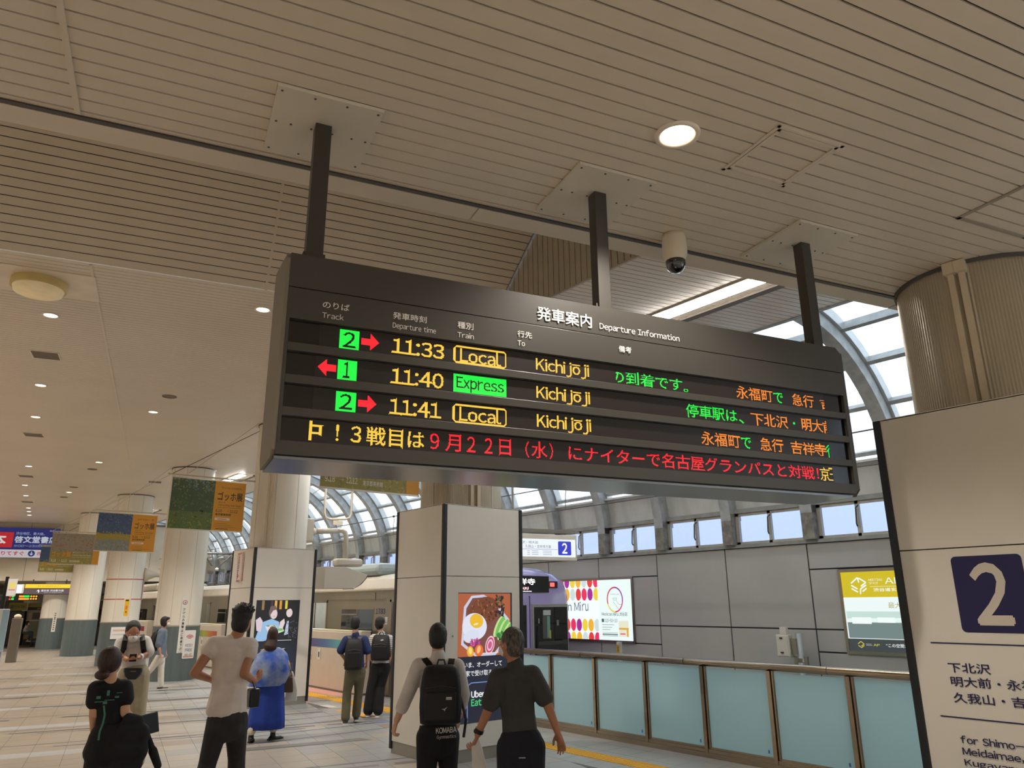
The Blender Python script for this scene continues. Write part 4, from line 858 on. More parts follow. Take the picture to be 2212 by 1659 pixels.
# ------------------------------------------------------------------ train
M_ss = mat('worn_stainless_train_body', (150,140,122), .34, .75, var=.12, vscale=1.2, stretch=(1,.6,.15))
M_rf = mat('train_roof_cream_grey', (196,188,172), .35, .1, var=.04)
M_lav = mat('lavender_cab_shell', (172,160,206), .16, coat=.6, var=.02)
M_tg = mat('dark_train_glass', (22,26,26), .05, spec=.8)
M_cavity = mat('train_interior_panel', (206,202,192), .5)
XT0, XT1, YC = 8.70, 11.40, 12.2
XM = (XT0+XT1)/2
tr = thing('train', 'silver commuter train with a lavender cab standing at the platform', 'train', (XM, YC, 0))
def tb_(x0,x1,y0,y1,z0,z1): return (x0-XM,x1-XM,y0-YC,y1-YC,z0,z1)
doors = [14.5, 19.1, 23.7, 28.3]; LEN = 20.
def car(y0, n):
    ds = [y0+d-12.2 for d in doors]; prev = y0+(1.15 if n == 0 else 0); m = MB()
    for d in ds: m.box(*tb_(XT0, XT0+.06, prev, d-.65, -.25, 2.22)); m.box(*tb_(XT0, XT0+.06, d-.65, d+.65, 1.95, 2.22)); prev = d+.65
    m.box(*tb_(XT0, XT0+.06, prev, y0+19.8, -.25, 2.22)); m.box(*tb_(XT1-.06, XT1, y0+(1.15 if n == 0 else 0), y0+19.8, -.25, 2.22)); m.box(*tb_(XT0+.06, XT1-.06, y0+19.7, y0+19.8, -.25, 2.5))
    m.box(*tb_(XT0+.02, XT1-.02, y0+(1.15 if n == 0 else 0), y0+19.8, -.30, -.02)); m.build('body_side', M_ss, tr)
    m = MB(); R = []
    for y in (y0+(1.0 if n == 0 else 0), y0+19.8):
        r = [(XT0-.01-XM, y-YC, 2.20), (XT0-.025-XM, y-YC, 2.24)]
        for k in range(9):
            a = pi-k*pi/8; r.append((1.36*cos(a)*(1 if abs(cos(a)) > .99 else 1), y-YC, 2.27+.38*sin(a)**.75))
        r += [(XT1+.025-XM, y-YC, 2.24), (XT1+.01-XM, y-YC, 2.20)]; R.append(r)
    m.loft(R, True); m.build('roof', M_rf, tr, smooth=False)
    MB().box(*tb_(XT0-.035, XT0-.012, y0+(1.1 if n == 0 else 0), y0+19.8, 2.215, 2.245)).build('rain_gutter', M_rf, tr)
    for d in ds:
        MB().box(*tb_(XT0-.008, XT0, d-.72, d-.65, 0, 2.0)).box(*tb_(XT0-.008, XT0, d+.65, d+.72, 0, 2.0)).box(*tb_(XT0-.008, XT0, d-.72, d+.72, 1.95, 2.02)).build('door_frame', M_ss, tr)
        MB().box(*tb_(XT0+.07, XT0+.10, d-.95, d-.60, 0, 1.94)).box(*tb_(XT0+.07, XT0+.10, d+.60, d+.95, 0, 1.94)).build('door_leaf', M_ss, tr)
    for w0 in [d+1.45 for d in ds[:-1]]:
        w = MB().box(*tb_(XT0-.006, XT0+.01, w0, w0+1.65, .86, 1.82)).build('window_frame', M_ss, tr)
        MB().box(*tb_(XT0-.010, XT0-.004, w0+.04, w0+.80, .90, 1.79)).box(*tb_(XT0-.010, XT0-.004, w0+.85, w0+1.61, .90, 1.79)).build('window_glass', M_tg, w)
        MB().box(*tb_(XT0-.012, XT0-.004, w0+.85, w0+1.61, 1.66, 1.69)).build('sash_bar', M_steel, w)
    # interior seen through the doors
    MB().box(*tb_(XT0+.12, XT1-.12, y0+1.4, y0+19.6, -.02, 0)).build('floor_panel', mat('train_floor', (120,110,100), .5), tr)
    MB().box(*tb_(XT1-.14, XT1-.08, y0+1.4, y0+19.6, 0, 2.1)).build('far_lining', M_cavity, tr); MB().box(*tb_(XT0+.12, XT1-.12, y0+1.4, y0+19.6, 2.1, 2.13)).build('lining_ceiling', M_cavity, tr)
    MB().box(*tb_(XM-.7, XM-.55, y0+1.5, y0+19.5, 2.06, 2.09)).box(*tb_(XM+.55, XM+.7, y0+1.5, y0+19.5, 2.06, 2.09)).build('saloon_light', emat('saloon_glow', (.95, 1., .97), 4.5), tr)
    MB().box(*tb_(XT1-.6, XT1-.14, y0+1.6, y0+19.4, .0, .42)).build('seat', mat('train_seat_green', (70,96,80), .8), tr)
    for d in ds:
        for s in (-1, 1):
            MB().tube([(XT0+.5-XM, d+s*.75-YC, 0), (XT0+.35-XM, d+s*.78-YC, 1.2), (XT0+.35-XM, d+s*.78-YC, 2.1)], .017, 8).build('grab_pole', M_steel, tr)
        for k in range(4): MB().tube([(XM-.5, 0, 0)]+[], .01) if 0 else None
        hm = MB()
        for k in range(5):
            yb = d-.5+k*.25-YC; hm.bar((XT0+1.0-XM, yb, 2.08), (XT0+1.0-XM, yb, 1.78), .02, .006); R = [(XT0+1.0-XM, yb+.05*cos(a_), 1.73+.05*sin(a_)) for a_ in [i*pi/4 for i in range(9)]]; hm.tube(R, .009, 6, False)
        hm.build('strap_handles', M_white, tr)
for n, y0 in enumerate((YC, YC+20, YC+40)): car(y0, n)
MB().box(*tb_(XT0-.02, XT0-.0, 15.42, 19, 2.02, 2.03)).build('seam', M_ss, tr)
MB().box(*tb_(XT0-.012, XT0, 15.9, 16.14, 1.99, 2.16)).build('side_lamp_cover', M_ss, tr)
p = Print((XT0-.003-XM, 15.86-YC, 1.69), (0,-1,0), lift=.0005); p.text('1783', 0, 0, .44, .12, (44,48,96), .012); p.rect(.44,-.22,.55,-.06,(226,222,214)); p.text('L', .47,-.19,.52,-.09,(40,40,60),.02)
p.build('car_number', PM, tr)
MB().box(*tb_(XT0-.012, XT0, 38.9, 39.3, 2.02, 2.14)).build('side_display', M_black, tr)
p = Print((XT0-.013-XM, 26.3-YC, 2.03), (0,-1,0)); p.rect(-.0,0,.2,.10,(236,30,90)); 
MB().box(*tb_(XM-1.1, XM+1.1, 16.3, 18.9, 2.55, 2.86)).build('air_conditioner', mat('roof_ac_grey_blue', (150,160,160), .4), tr, bevel=.12)
MB().box(*tb_(XM-1.1, XM+1.1, 36, 39, 2.55, 2.86)).build('air_conditioner', M_rf, tr, bevel=.1)
# cab shell
m = MB(); R = []
def sect(y, w, zt, rr):
    r = []; zb = -.3
    r.append((-w, y-YC, zb)); r.append((-w, y-YC, 1.2)); r.append((-w*1.0, y-YC, zt-rr*1.05))
    for k in range(1, 8):
        a = pi-k*pi/8; r.append((cos(a)*w*(1-.0*(k == 4)), y-YC, zt-rr+rr*sin(a)**.8))
    r += [(w, y-YC, zt-rr*1.05), (w, y-YC, 1.2), (w, y-YC, zb)]; return r
for y, w, zt, rr in ((13.4,1.35,2.66,.42),(12.75,1.35,2.66,.42),(12.42,1.33,2.62,.44),(12.26,1.27,2.54,.46),(12.2,1.16,2.44,.46)): R.append(sect(y, w, zt, rr))
m.loft(R, True); m.build('cab_shell', M_lav, tr, smooth=True, auto=40)
fy = 12.2-YC-.004
def fb(x0,x1,z0,z1,d0,d1): return (x0-XM,x1-XM,fy-d1,fy-d0,z0,z1)
MB().box(*fb(9.38,10.74,2.11,2.44,.0,.012)).build('destination_window', M_tg, tr, bevel=.02)
p = Print((9.40-XM, fy-.013, 2.12), (1,0,0), lift=.0004); p.text('吉祥寺', .30, .14, .96, .27, (255,240,240), .02); p.text('Kichijōji', .50, .04, .78, .10, (255,190,200), .02); p.rect(.45,.005,.86,.02,(200,190,190)); p.build('destination_text', attrmat('led_white', 2.), tr)
MB().box(*fb(10.72,10.98,2.20,2.34,.0,.02)).build('tail_light_housing', mat('tail_light_housing', (60,30,44), .3), tr, bevel=.03)
MB().box(*fb(10.76,10.88,2.23,2.31,.02,.03)).build('tail_light', emat('tail_red', (1.,.06,.05), 3.), tr, bevel=.01)
MB().box(*fb(9.62,10.20,.2,2.02,.0,.01)).build('front_door', M_lav, tr, bevel=.01)
MB().box(*fb(9.70,10.12,.95,1.86,.01,.016)).build('front_door_glass', M_tg, tr, bevel=.02)
MB().box(*fb(9.60,9.625,.2,2.04,.0,.014)).box(*fb(10.195,10.215,.2,2.04,.0,.014)).build('door_seam', mat('navy_door_seam', (50,44,90), .5), tr)
w = MB().box(*fb(10.27,11.26,.88,1.88,.0,.012)).build('cab_window_frame', mat('silver_window_surround', (180,176,170), .3, .6), tr, bevel=.04)
MB().box(*fb(10.32,11.23,.90,1.82,.012,.02)).build('cab_glass', M_tg, w, bevel=.03)
p = Print((10.32-XM, fy-.0205, .90), (1,0,0), lift=.0006); p.rect(.22,.3,.42,.86,(84,86,80)); p.rect(.34,.32,.42,.74,(120,160,140)); p.rect(.24,.76,.44,.86,(190,194,186)); p.rect(.40,.30,.44,.46,(190,180,60)); p.rect(.05,.18,.88,.25,(66,66,62)); p.rect(.05,0,.88,.18,(40,42,40)); p.rect(.60,.55,.66,.66,(120,122,116)); p.rect(.10,.60,.13,.70,(150,150,140)); p.line([(.06,.06),(.10,.36)],.02,(14,14,14)); p.line([(.2,.05),(.85,.22)],.006,(20,20,20))
p.build('cab_interior_view', PM, w)
MB().tube([(10.36-XM, fy-.03, .9), (10.40-XM, fy-.04, 1.45)], .008, 6).build('wiper', M_black, tr)
MB().box(*tb_(XT0+.1, XT1-.1, 12.25, 70, -1.0, -.3)).build('underframe', M_dark, tr)
# ------------------------------------------------------------------ backlit advertisements on the right wall
def ad(y0, y1, z0, z1, label, draw, bright=1.0):
    t = thing('wall_advertisement', label, 'advertisement', (WX, y1, z0)); W, H = y1-y0, z1-z0
    frame_ = MB().box(-.03,.01,-W-.05,.05,-.05,-.0).box(-.03,.01,-W-.05,.05,H,H+.05).box(-.03,.01,0,.05,0,H).box(-.03,.01,-W-.05,-W,0,H); frame_.build('frame', M_steel, t)
    MB().box(-.012,.0,-W,0,0,H).build('light_box', M_white, t)
    p = Print((-.013, 0, 0), (0,-1,0), lift=.0002); draw(p, W, H); p.build('ad_print', PLIT, t); return t
def ad_lens(p, W, H):
    p.rect(0,0,W,H,(236,250,248)); cs_ = [(236,50,96),(168,44,150),(240,210,60),(240,180,50),(206,222,222),(226,60,60)]; x = W-2.05
    p.rect(0,0,x+1.06,H,(246,253,252)); n = 0; p.clip = (0,0,x+1.03,H)
    for i in range(12):
        for j, zc in enumerate((H-.02, H-.30, .30, .02)):
            p.k = 4; cx = x+.98-i*.19; p.ell(cx, zc, .085, .135, cs_[(i*5+j*2) % 6], 20)
    p.clip = None; p.k = 6
    p.text('ru', x+.52, .60, x+.72, .76, (60,96,130)); p.text('Menicon Mi', x-.75, .60, x+.48, .80, (60,96,130))
    c = (x+1.55, H-.42); 
    for a0, a1, cc_ in ((90,200,(206,60,70)),(200,270,(236,214,80)),(270,350,(220,70,110)),(-10,90,(140,50,160))): p.ring(c[0], c[1], .24, .27, .03, cc_, 16, a0, a1); p.k = 7
    p.text('Contact Lens', c[0]-.13, c[1]+.10, c[0]+.13, c[1]+.13, (110,130,140)); p.line([(c[0]-.06,c[1]+.03),(c[0]+.06,c[1]+.03),(c[0]+.04,c[1]-.01),(c[0]-.04,c[1]-.01),(c[0]-.06,c[1]+.03)], .006, (60,110,110)); p.line([(c[0]-.05,c[1]-.04),(c[0]+.10,c[1]-.20)], .006, (60,110,110)); p.line([(c[0]+.04,c[1]-.02),(c[0]+.12,c[1]-.10),(c[0]+.2,c[1]-.10)], .006, (60,110,110))
    p.text('コンタクトレンズ', c[0]-.17, H-.76, c[0]+.17, H-.73, (120,130,130)); p.text('Menicon Miru 渋谷店', x+1.14, .50, x+1.90, .58, (60,110,110), .01); p.text('0120-503-103', x+1.22, .37, x+1.60, .44, (60,110,110), .01); p.rect(x+1.13,.37,x+1.20,.44,(60,100,100))
    for k in range(3): p.rect(x+1.14, .31-.05*k, x+1.5-.06*k, .322-.05*k, (150,166,164))
    p.rect(x+1.14,.155,x+1.60,.16,(80,100,100)); p.rect(x+1.14,.10,x+1.60,.135,(130,150,150)); p.rect(x+1.14,.08,x+1.60,.085,(80,100,100)); p.rect(x+1.64,.08,x+1.92,.40,(230,230,206)); p.rect(x+1.64,.22,x+1.92,.26,(226,170,60)); p.rect(x+1.86,.08,x+1.91,.24,(226,170,60)); p.rect(x+1.67,.12,x+1.82,.15,(230,110,130))
ad(11.29, 14.45, 1.12, 2.38, 'backlit contact lens advertisement with coloured dots right of the train cab', ad_lens)
def ad_room(p, W, H):
    p.rect(0,0,W,H,(236,248,246)); p.rect(0,H-.40,W,H,(206,186,24)); cx, cy = .28, H-.21
    for pts in ([(-.12,.03),(0,.12),(.015,.04)],[(.02,.11),(.13,.04),(.04,-.02)],[(-.12,.0),(-.02,-.06)],[(-.12,-.05),(-.02,-.11)],[(.13,0),(.03,-.06),(.02,-.14)],[(.13,-.05),(.06,-.10)]): p.line([(cx+a, cy+b) for a, b in pts], .022, (244,250,246))
    p.text('MEETING', .46, H-.15, .68, H-.115, (240,244,220)); p.text('SPACE', .46, H-.20, .61, H-.168, (240,244,220)); p.text('AP', .72, H-.20, .98, H-.105, (244,248,236)); p.rect(.47,H-.24,1.3,H-.235,(244,248,236)); p.text('渋谷道玄坂', .52, H-.315, .98, H-.26, (244,248,236), .02); p.text('最大 200名', .72, H-.57, 1.25, H-.48, (176,166,70))
    p.rect(.02,.20,W,H-.62,(196,222,214)); z0, z1 = .20, H-.62; p.rect(.02,z0,W,z0+.24,(112,132,130)); p.poly([(.02,z0+.24),(W,z0+.30),(W,z0+.36),(.02,z0+.30)],(230,246,242)); p.rect(.1,z0+.22,.42,z0+.32,(240,250,248)); p.rect(.52,z0+.24,.8,z0+.32,(240,250,248)); p.rect(.9,z0+.26,1.2,z0+.33,(240,250,248))
    rn = random.Random(8)
    for i in range(5):
        for j in range(9):
            x = .03+j*.17+i*.06; z = z0+.01+i*.045; s = 1-.13*i; p.k = 8+i % 2; p.poly([(x,z+.03*s),(x+.10*s,z+.045*s),(x+.15*s,z+.005),(x+.05*s,z)], (232,244,240)); p.rect(x+.04,z-.006,x+.10*s,z+.002,(40,54,60))
    for j in range(5): p.poly([(.15+j*.22,z1-.05-.02*j),(.30+j*.18,z1-.09-.015*j),(.33+j*.18,z1-.075-.015*j),(.18+j*.22,z1-.035-.02*j)], (240,250,246))
    p.rect(0,0,W,.19,(58,64,66)); cx, cy = .20, .10
    for pts in ([(-.05,.012),(0,.05),(.05,.012),(0,-.02)],[(-.05,-.01),(0,-.045)],[(.05,-.01),(0,-.045)]): p.line([(cx+a, cy+b) for a, b in pts], .012, (206,196,70))
    p.text('AP', .40, .085, .50, .12, (206,196,70), .01); p.rect(.28,.09,.38,.10,(150,160,150)); p.rect(.28,.11,.37,.118,(150,160,150)); p.text('“この空間から次の', .60, .075, 1.13, .13, (236,240,238), .01); p.text('未来へ', 1.15, .075, 1.35, .13, (236,240,238), .01)
ad(2.5, 6.60, 1.12, 2.35, 'backlit yellow and white meeting room advertisement near the right edge', ad_room)
ad(17.5, 20.5, 1.12, 2.38, 'backlit pale advertisement on the far wall hidden behind the train', lambda p, W, H: p.rect(0,0,W,H,(220,230,230)))
# equipment box on a pole, catenary wires
t = thing('trackside_pole', 'galvanised pole with a clamp in front of the grey wall', 'pole', (11.95, 7.28, 0)); MB().tube([(0,0,-1.1),(0,0,1.38)], .055, 16).build('pole', mat('galvanised_steel', (168,174,172), .5, .4), t, smooth=True); MB().tube([(0,0,.93),(0,0,.99)], .062, 16).box(-.02,.02,.05,.12,.78,1.02).box(-.02,.02,-.12,-.05,.78,1.02).build('clamp', M_steel, t)
t = thing('equipment_box', 'white electrical box with two latches mounted beside the trackside pole', 'electrical box', (11.9, 7.52, 1.0)); MB().box(-.06,.06,-.11,.13,0,.36).build('box_body', M_white, t, bevel=.01); MB().box(-.07,-.055,-.09,.11,.02,.34).build('door', M_white, t, bevel=.004)
for z in (.06, .29): MB().box(-.085,-.07,.0,.05,z,z+.025).build('latch', M_dark, t)
MB().box(-.04,.04,-.06,.06,.36,.48).build('top_unit', M_white, t, bevel=.01); MB().box(-.02,.02,-.22,-.11,.05,.30).build('bracket', M_steel, t)
t = thing('marker_post', 'small yellow and white marker post beside the train cab', 'marker', (11.9, 11.35, -.2)); MB().box(-.04,.04,-.04,.04,-.9,1.32).build('post', M_white, t); p = Print((-.042,.035,1.10), (0,-1,0)); p.rect(0,0,.07,.16,(226,170,40)); p.text('5',.02,.04,.05,.12,(60,40,20),.03); p.build('number_plate', PM, t)
M_wire = mat('grey_wire', (96,96,96), .5, .4)
def sag(x, z, s): return [(x, y, z-s*(1-((y-((y//20)*20+10))/10)**2)) for y in range(-6, 72, 2)]
t = thing('overhead_wire', 'thin overhead contact wire crossing in front of the vault', 'wire', (10.07, 10, 3.66)); MB().tube([(0, y, 0) for y in (-14, 10, 40, 60)], .009, 6).build('contact_wire', M_wire, t)
t = thing('overhead_wire', 'upper messenger wire carrying a hanger clip above the contact wire', 'wire', (10.07, 10, 4.14)); MB().tube([(0, y, 0) for y in (-14, 10, 40, 60)], .011, 6).build('messenger_wire', M_wire, t)
for y in (-5.9, .88, 7.6, 15): MB().tube([(0,y,0),(0.02,y,-.12),(0,y,-.2),(0,y,-.48)], .007, 6).build('hanger', M_wire, t); MB().ell((0,y,0),(.035,.035,.03),8,6).build('clip', M_dark, t)
for y, s in ((33., 'dark overhead mast arm above the train far down the platform'), (52., 'furthest dark overhead mast arm under the vault')):
    t = thing('overhead_mast_arm', s, 'mast arm', (9.4, y, 4.0)); MB().tube([(-.1,0,0),(2.9,0,.05)], .05, 8).tube([(.5,0,0),(.9,0,-.5)], .03, 8).tube([(1.7,0,.02),(1.1,0,-.6)], .03, 8).build('arm', M_dark, t); MB().ell((1.1,0,-.62),(.08,.08,.06),8,6).build('insulator', M_white, t)
# ------------------------------------------------------------------ hanging number 2 platform sign
t = thing('platform_sign', 'small backlit hanging platform sign with blue number 2 above the train cab', 'platform sign', AB(5.53, 11.0, 2.755), -AR)
MB().box(-.62,.62,-.07,.07,-.20,.21).build('sign_box', M_white, t, bevel=.01); MB().box(-.62,.60,-.05,.05,.235,.295).build('hanger_rail', mat('grey_hanger_rail', (126,120,112), .5), t)
for x in (-.5, .45): MB().tube([(x,0,.29),(x,0,2.94)] if x < 0 else [(x,0,.20),(x,0,.25)], .02, 8).build('hanger_rod', M_conc, t)
p = Print((-.59, -.0705, -.145), (1,0,0), lift=.0006); p.rect(0,0,1.18,.28,(238,246,250)); p.rrect(.86,.03,1.10,.25,.02,(44,52,196)); p.text('2', .93,.055,1.03,.225,(245,248,255),.04)
p.text('下北沢・明大前', .10,.20,.50,.245,(70,84,110)); p.text('久我山・吉祥寺方面', .27,.135,.73,.185,(70,84,110)); p.rect(.02,.115,.85,.12,(60,80,170))
for k in range(3):
    for x in (.30,.38,.58): p.rect(x,.085-.028*k,x+(.16 if x > .5 else .12 if x > .36 else .05),.094-.028*k,(160,172,190))
p.build('sign_face', PLIT, t)
# projector-like unit on a bent arm from the rear pillar, and the pipe loop
M_cr = mat('cream_painted_metal', (206,198,182), .4, var=.02)
t = thing('platform_display_unit', 'cream box with dark curved front hung from a bent pipe on the rear pillar', 'platform equipment', (7.8, 15.8, 2.2))
MB().box(-1.0,-.82,-.16,.16,1.02,1.52).build('wall_plate', M_cr, t, bevel=.02); MB().tube([(-.9,0,1.24),(-.72,0,1.26)], [.14,.07], 16).tube([(-.72,0,1.26),(-.2,0,1.30)], .062, 16).tube([(-.2,0,1.30),(-.08,0,1.31),(0,0,1.27),(.03,0,1.18),(.03,0,.62)], .055, 16).build('bent_pipe', M_cr, t, smooth=True)
MB().box(-.22,.42,-.15,.15,.52,.69).build('terminal_box', M_cr, t, bevel=.05); MB().box(-.14,.07,-.155,-.148,.56,.65).build('cover_plate', M_cr, t)
m = MB(); m.prism([(-.52,-.18,.04),(-.52,-.18,.50),(-.06,-.18,.51),(.52,-.18,.34),(.48,-.18,.26),(.36,-.18,.14),(.20,-.18,.04)], (0,.52,0)); m.build('housing', M_cr, t, bevel=.006)
m = MB(); m.loft([[(.52+.004,y,.34),(.49,y,.27),(.37,y,.15),(.18,y,.035),(.19,y,.03),(.385,y,.14),(.50,y,.26),(.53,y,.33)] for y in (-.175,.335)]); m.build('dark_front', mat('smoked_black_panel', (8,8,10), .15), t)
MB().ell((.2,-.18,.06),(.02,.008,.02),8,6).build('indicator', M_white, t)
t = thing('pipe_hanger_loop', 'U-shaped cream pipe hanger loop below the partly hidden banner', 'pipe loop', (6.25, 13, 3.2)); MB().tube([(-.27,0,2.5),(-.27,0,.33),(-.24,0,.25),(-.16,0,.22),(.16,0,.24),(.24,0,.27),(.27,0,.35),(.27,0,2.5)], .022, 12).build('pipe', M_cr, t, smooth=True); MB().box(-.1,.1,-.03,.03,.12,.2).build('clamp', M_cr, t)
t = thing('pipe_hanger_loop', 'grey pipe hanger loop between the first round pillar and the rear kiosk', 'pipe loop', (8.2, 21.2, 3.0)); MB().tube([(-.5,0,.55),(-.1,0,.55),(.05,0,.6),(.12,0,.75),(.12,0,2.7)], .03, 10).build('pipe', M_cr, t, smooth=True)
t = thing('pillar_bracket_arm', 'cream tapered bracket arm on the pillar with red tape lines', 'bracket', (6.9, 29.3, 2.98)); MB().tube([(-.1,0,0),(.0,0,0),(.3,0,0),(1.6,0,.02)], [.26,.24,.09,.09], 14).build('arm', M_cr, t, smooth=True)
# ------------------------------------------------------------------ notices on pillars
def notice(px, py, ang, z0, w, h, label, draw, pc=(6.27,22.6), tilt=0):
    r = CR+.018; o = np.array((pc[0]+r*cos(ang), pc[1]+r*sin(ang), z0)); u = np.array((-sin(ang), cos(ang), 0)); p = Print(o-u*w/2, u, lift=.0008); draw(p, w, h)
    return tag(p.build('notice', PM), label, 'notice')
def n_strip(p, w, h):
    p.rect(0,0,w,h,(226,222,214)); p.ring(w/2,h-.13,.06,.06,.014,(170,60,80)); p.poly([(w/2-.02,h-.15),(w/2+.015,h-.16),(w/2+.02,h-.10)],(60,60,70))
    for k, ch in enumerate('かけ込み乗車はご遠慮下さい'): p.text(ch, w/2-.03, h-.34-k*.092, w/2+.035, h-.27-k*.092, (60,62,70), .02)
notice(0,0,radians(-92),.70,.16,1.42,'tall narrow white notice strip on the first round pillar', n_strip)
def n_wifi(p, w, h):
    p.rrect(0,0,w,h,.03,(228,226,220)); 
    for r in (.14,.10,.06): p.ring(w/2,h-.24,r,r*.9,.022,(210,90,100),14,35,145)
    for k, s in enumerate(('KEIO','FREE','Wi-Fi')): p.text(s, w*.2, h-.42-k*.12, w*.8, h-.35-k*.12, (110,112,116), .01)
    p.rect(.03,.03,w-.03,.07,(220,150,140))
notice(0,0,radians(-70),.55,.36,.72,'white free wifi notice on the slate dado of the first pillar', n_wifi)
def n_yel(p, w, h): p.rect(0,0,w,h,(226,220,204)); p.rect(.03,.04,w-.03,h-.03,(232,180,30)); p.rect(.05,h-.10,w-.05,h-.05,(40,36,30)); p.rect(.07,h*.4,w-.07,h*.6,(214,120,50)); p.rect(.08,.14,w-.08,.20,(150,40,40))
notice(0,0,radians(-88),1.55,.20,.62,'yellow emergency call notice on the pillar with red tape lines', n_yel, (6.27,29.4))
notice(0,0,radians(-100),.86,.50,.38,'white paper notice on the slate dado left of the man with a phone', lambda p, w, h: (p.rect(0,0,w,h,(226,224,220)), p.rect(.06,h-.14,w-.06,h-.08,(214,180,160)), p.rect(.06,.12,w-.06,.16,(200,196,190))), (6.27,29.4))
notice(0,0,radians(-95),.78,.16,1.0,'thin white vertical notice on the third round pillar', lambda p, w, h: (p.rect(0,0,w,h,(224,218,206)), [p.rect(.05,.08+k*.09,.11,.13+k*.09,(120,110,100)) for k in range(9)]), (6.27,43.0))
notice(0,0,radians(-100),1.15,.34,.28,'small white and blue notice at the top of the distant dado', lambda p, w, h: (p.rect(0,0,w,h,(216,216,212)), p.rect(0,h-.08,w,h+.06,(60,80,140))), (6.27,49.8))
notice(0,0,radians(-22),2.12,.16,.68,'pink edged vertical notice on the side of the red taped pillar', lambda p, w, h: (p.rect(0,0,w,h,(226,150,160)), p.rect(.03,.05,w-.03,h-.05,(236,226,226)), p.rect(.06,.14,.10,h-.14,(90,90,120))), (6.27,29.4))
# ------------------------------------------------------------------ far end of the hall
def aprint(b, a, z): return Print(np.array(AB(b, a, z)), Bv, lift=.003)
def abox(name, label, cat, b0, b1, a0, a1, z0, z1, m, bevel=.02): t = MB().box(b0-(b0+b1)/2, b1-(b0+b1)/2, 0, a1-a0, 0, z1-z0).build(name, m, loc=AB((b0+b1)/2, a0, z0), rz=-AR, bevel=bevel); return tag(t, label, cat)
def kid(p, name, m, par):
    o = p.build(name, m); o.parent = par; o.matrix_parent_inverse = Matrix.Identity(4)
    Mi = (Matrix.Translation(par.location) @ Matrix.Rotation(par.rotation_euler[2], 4, 'Z')).inverted(); o.data.transform(Mi); return o
s = abox('shop_sign', 'large blue wall sign with a red square, high on the far wall', 'sign', -9.2, -4.6, 41.55, 41.75, 4.1, 5.45, mat('navy_sign_body', (26,30,76), .4))
p = aprint(-9.2, 41.54, 4.1); p.rect(0,.38,4.6,1.35,(26,36,110)); p.rect(0,0,4.6,.36,(206,200,204)); p.rect(1.55,.45,2.78,1.14,(196,30,44)); p.text('本',1.85,.52,2.52,1.08,(230,226,226),.04); p.text('渋谷地区、最大級。',2.86,1.03,4.0,1.16,(150,160,190),.02); p.text('啓文堂書店',2.84,.66,4.55,.98,(200,206,220),.04); p.text('9:00~23:00',2.86,.48,3.95,.58,(150,160,190),.01); p.text('お降りてすぐ',1.9,.09,3.3,.29,(196,36,60),.03); p.ell(3.6,.19,.14,.14,(30,44,110)); p.text('↓',3.53,.1,3.67,.28,(230,230,240),.03); p.text('西口改札',3.82,.11,4.5,.27,(196,50,70),.02)
kid(p, 'sign_print', attrmat('lit_sign_print', .55), s)
s = abox('exit_sign', 'backlit yellow and dark overhead exit sign in front of the far wall', 'sign', -5.5, -3.55, 40.4, 40.6, 2.44, 2.90, M_dark)
p = aprint(-5.5, 40.39, 2.44); p.rect(.03,.28,1.92,.45,(250,214,40)); p.rect(.03,.02,1.92,.27,(90,72,76)); p.text('井の頭線出口',.5,.33,1.4,.40,(200,160,40)); p.text('↑',.50,.06,.62,.22,(250,250,250),.05); p.text('道玄坂 渋谷駅方面',.66,.13,1.55,.22,(240,236,240),.02); p.text('Exit to Dogenzaka',.80,.06,1.5,.10,(230,226,230),.01)
kid(p, 'sign_face', PLIT, s)
for b in (-5.2,-3.9): MB().tube([(b+4.525,.1,.46),(b+4.525,.1,.66)], .03, 6).build('hanger', M_dark, s)
s = abox('lit_sign', 'small white backlit sign left of the yellow exit sign', 'sign', -5.95, -5.5, 40.4, 40.55, 2.48, 2.88, M_white); p = aprint(-5.9, 40.39, 2.5); p.rect(0,0,.33,.36,(250,252,255)); kid(p, 'sign_face', PSCR, s)
s = abox('led_board', 'distant black LED departure board with orange and green text', 'departure board', -6.4, -4.95, 40.7, 40.85, 2.19, 2.44, M_black)
p = aprint(-6.4, 40.69, 2.19)
for r_ in range(2):
    z = .14-.11*r_; p.rect(.35,z,.42,z+.06,(236,60,50)); p.rect(.44,z,.54,z+.07,(40,220,80)); p.rect(.72,z,.90,z+.08,(250,150,50)); p.rect(.90,z,1.12,z+.08,(40,230,80) if r_ == 0 else (250,150,50))
    for k in range(3): p.ell(1.19+.10*k, z+.04, .04, .04, (255,170,60), 10)
kid(p, 'led_text', PLED, s)
s = abox('atm_sign', 'dull yellow bank ATM sign at the far end of the hall', 'sign', -7.0, -6.22, 47.5, 47.6, 1.75, 2.12, M_dark); p = aprint(-7.0, 47.49, 1.75); p.rect(0,0,.78,.37,(150,138,30)); p.text('銀行ATM',.06,.08,.72,.28,(60,54,20),.03); kid(p, 'sign_face', PM, s)
s = abox('office_counter', 'lit station office counter with a dark window at the far end', 'counter', -6.25, -4.95, 48.2, 48.8, 0.3, 2.1, mat('beige_counter', (176,160,134), .5)); p = aprint(-6.25, 48.19, .3)
p.rect(.02,1.62,1.28,1.74,(190,160,40)); p.rect(.02,1.45,1.28,1.60,(60,44,30)); p.text('改札案内',.45,1.48,.8,1.57,(220,214,200)); p.rect(.28,1.0,.95,1.32,(84,74,58)); p.rect(.08,.98,.24,1.30,(206,180,160)); p.rect(1.0,.98,1.2,1.3,(206,180,160)); p.rect(.02,.9,1.28,.95,(230,216,180)); p.rect(.05,.12,.6,.88,(146,150,118)); p.rect(.64,.12,1.1,.88,(140,144,112)); p.rect(.05,.0,1.1,.10,(206,160,60)); kid(p, 'counter_front', PM, s)
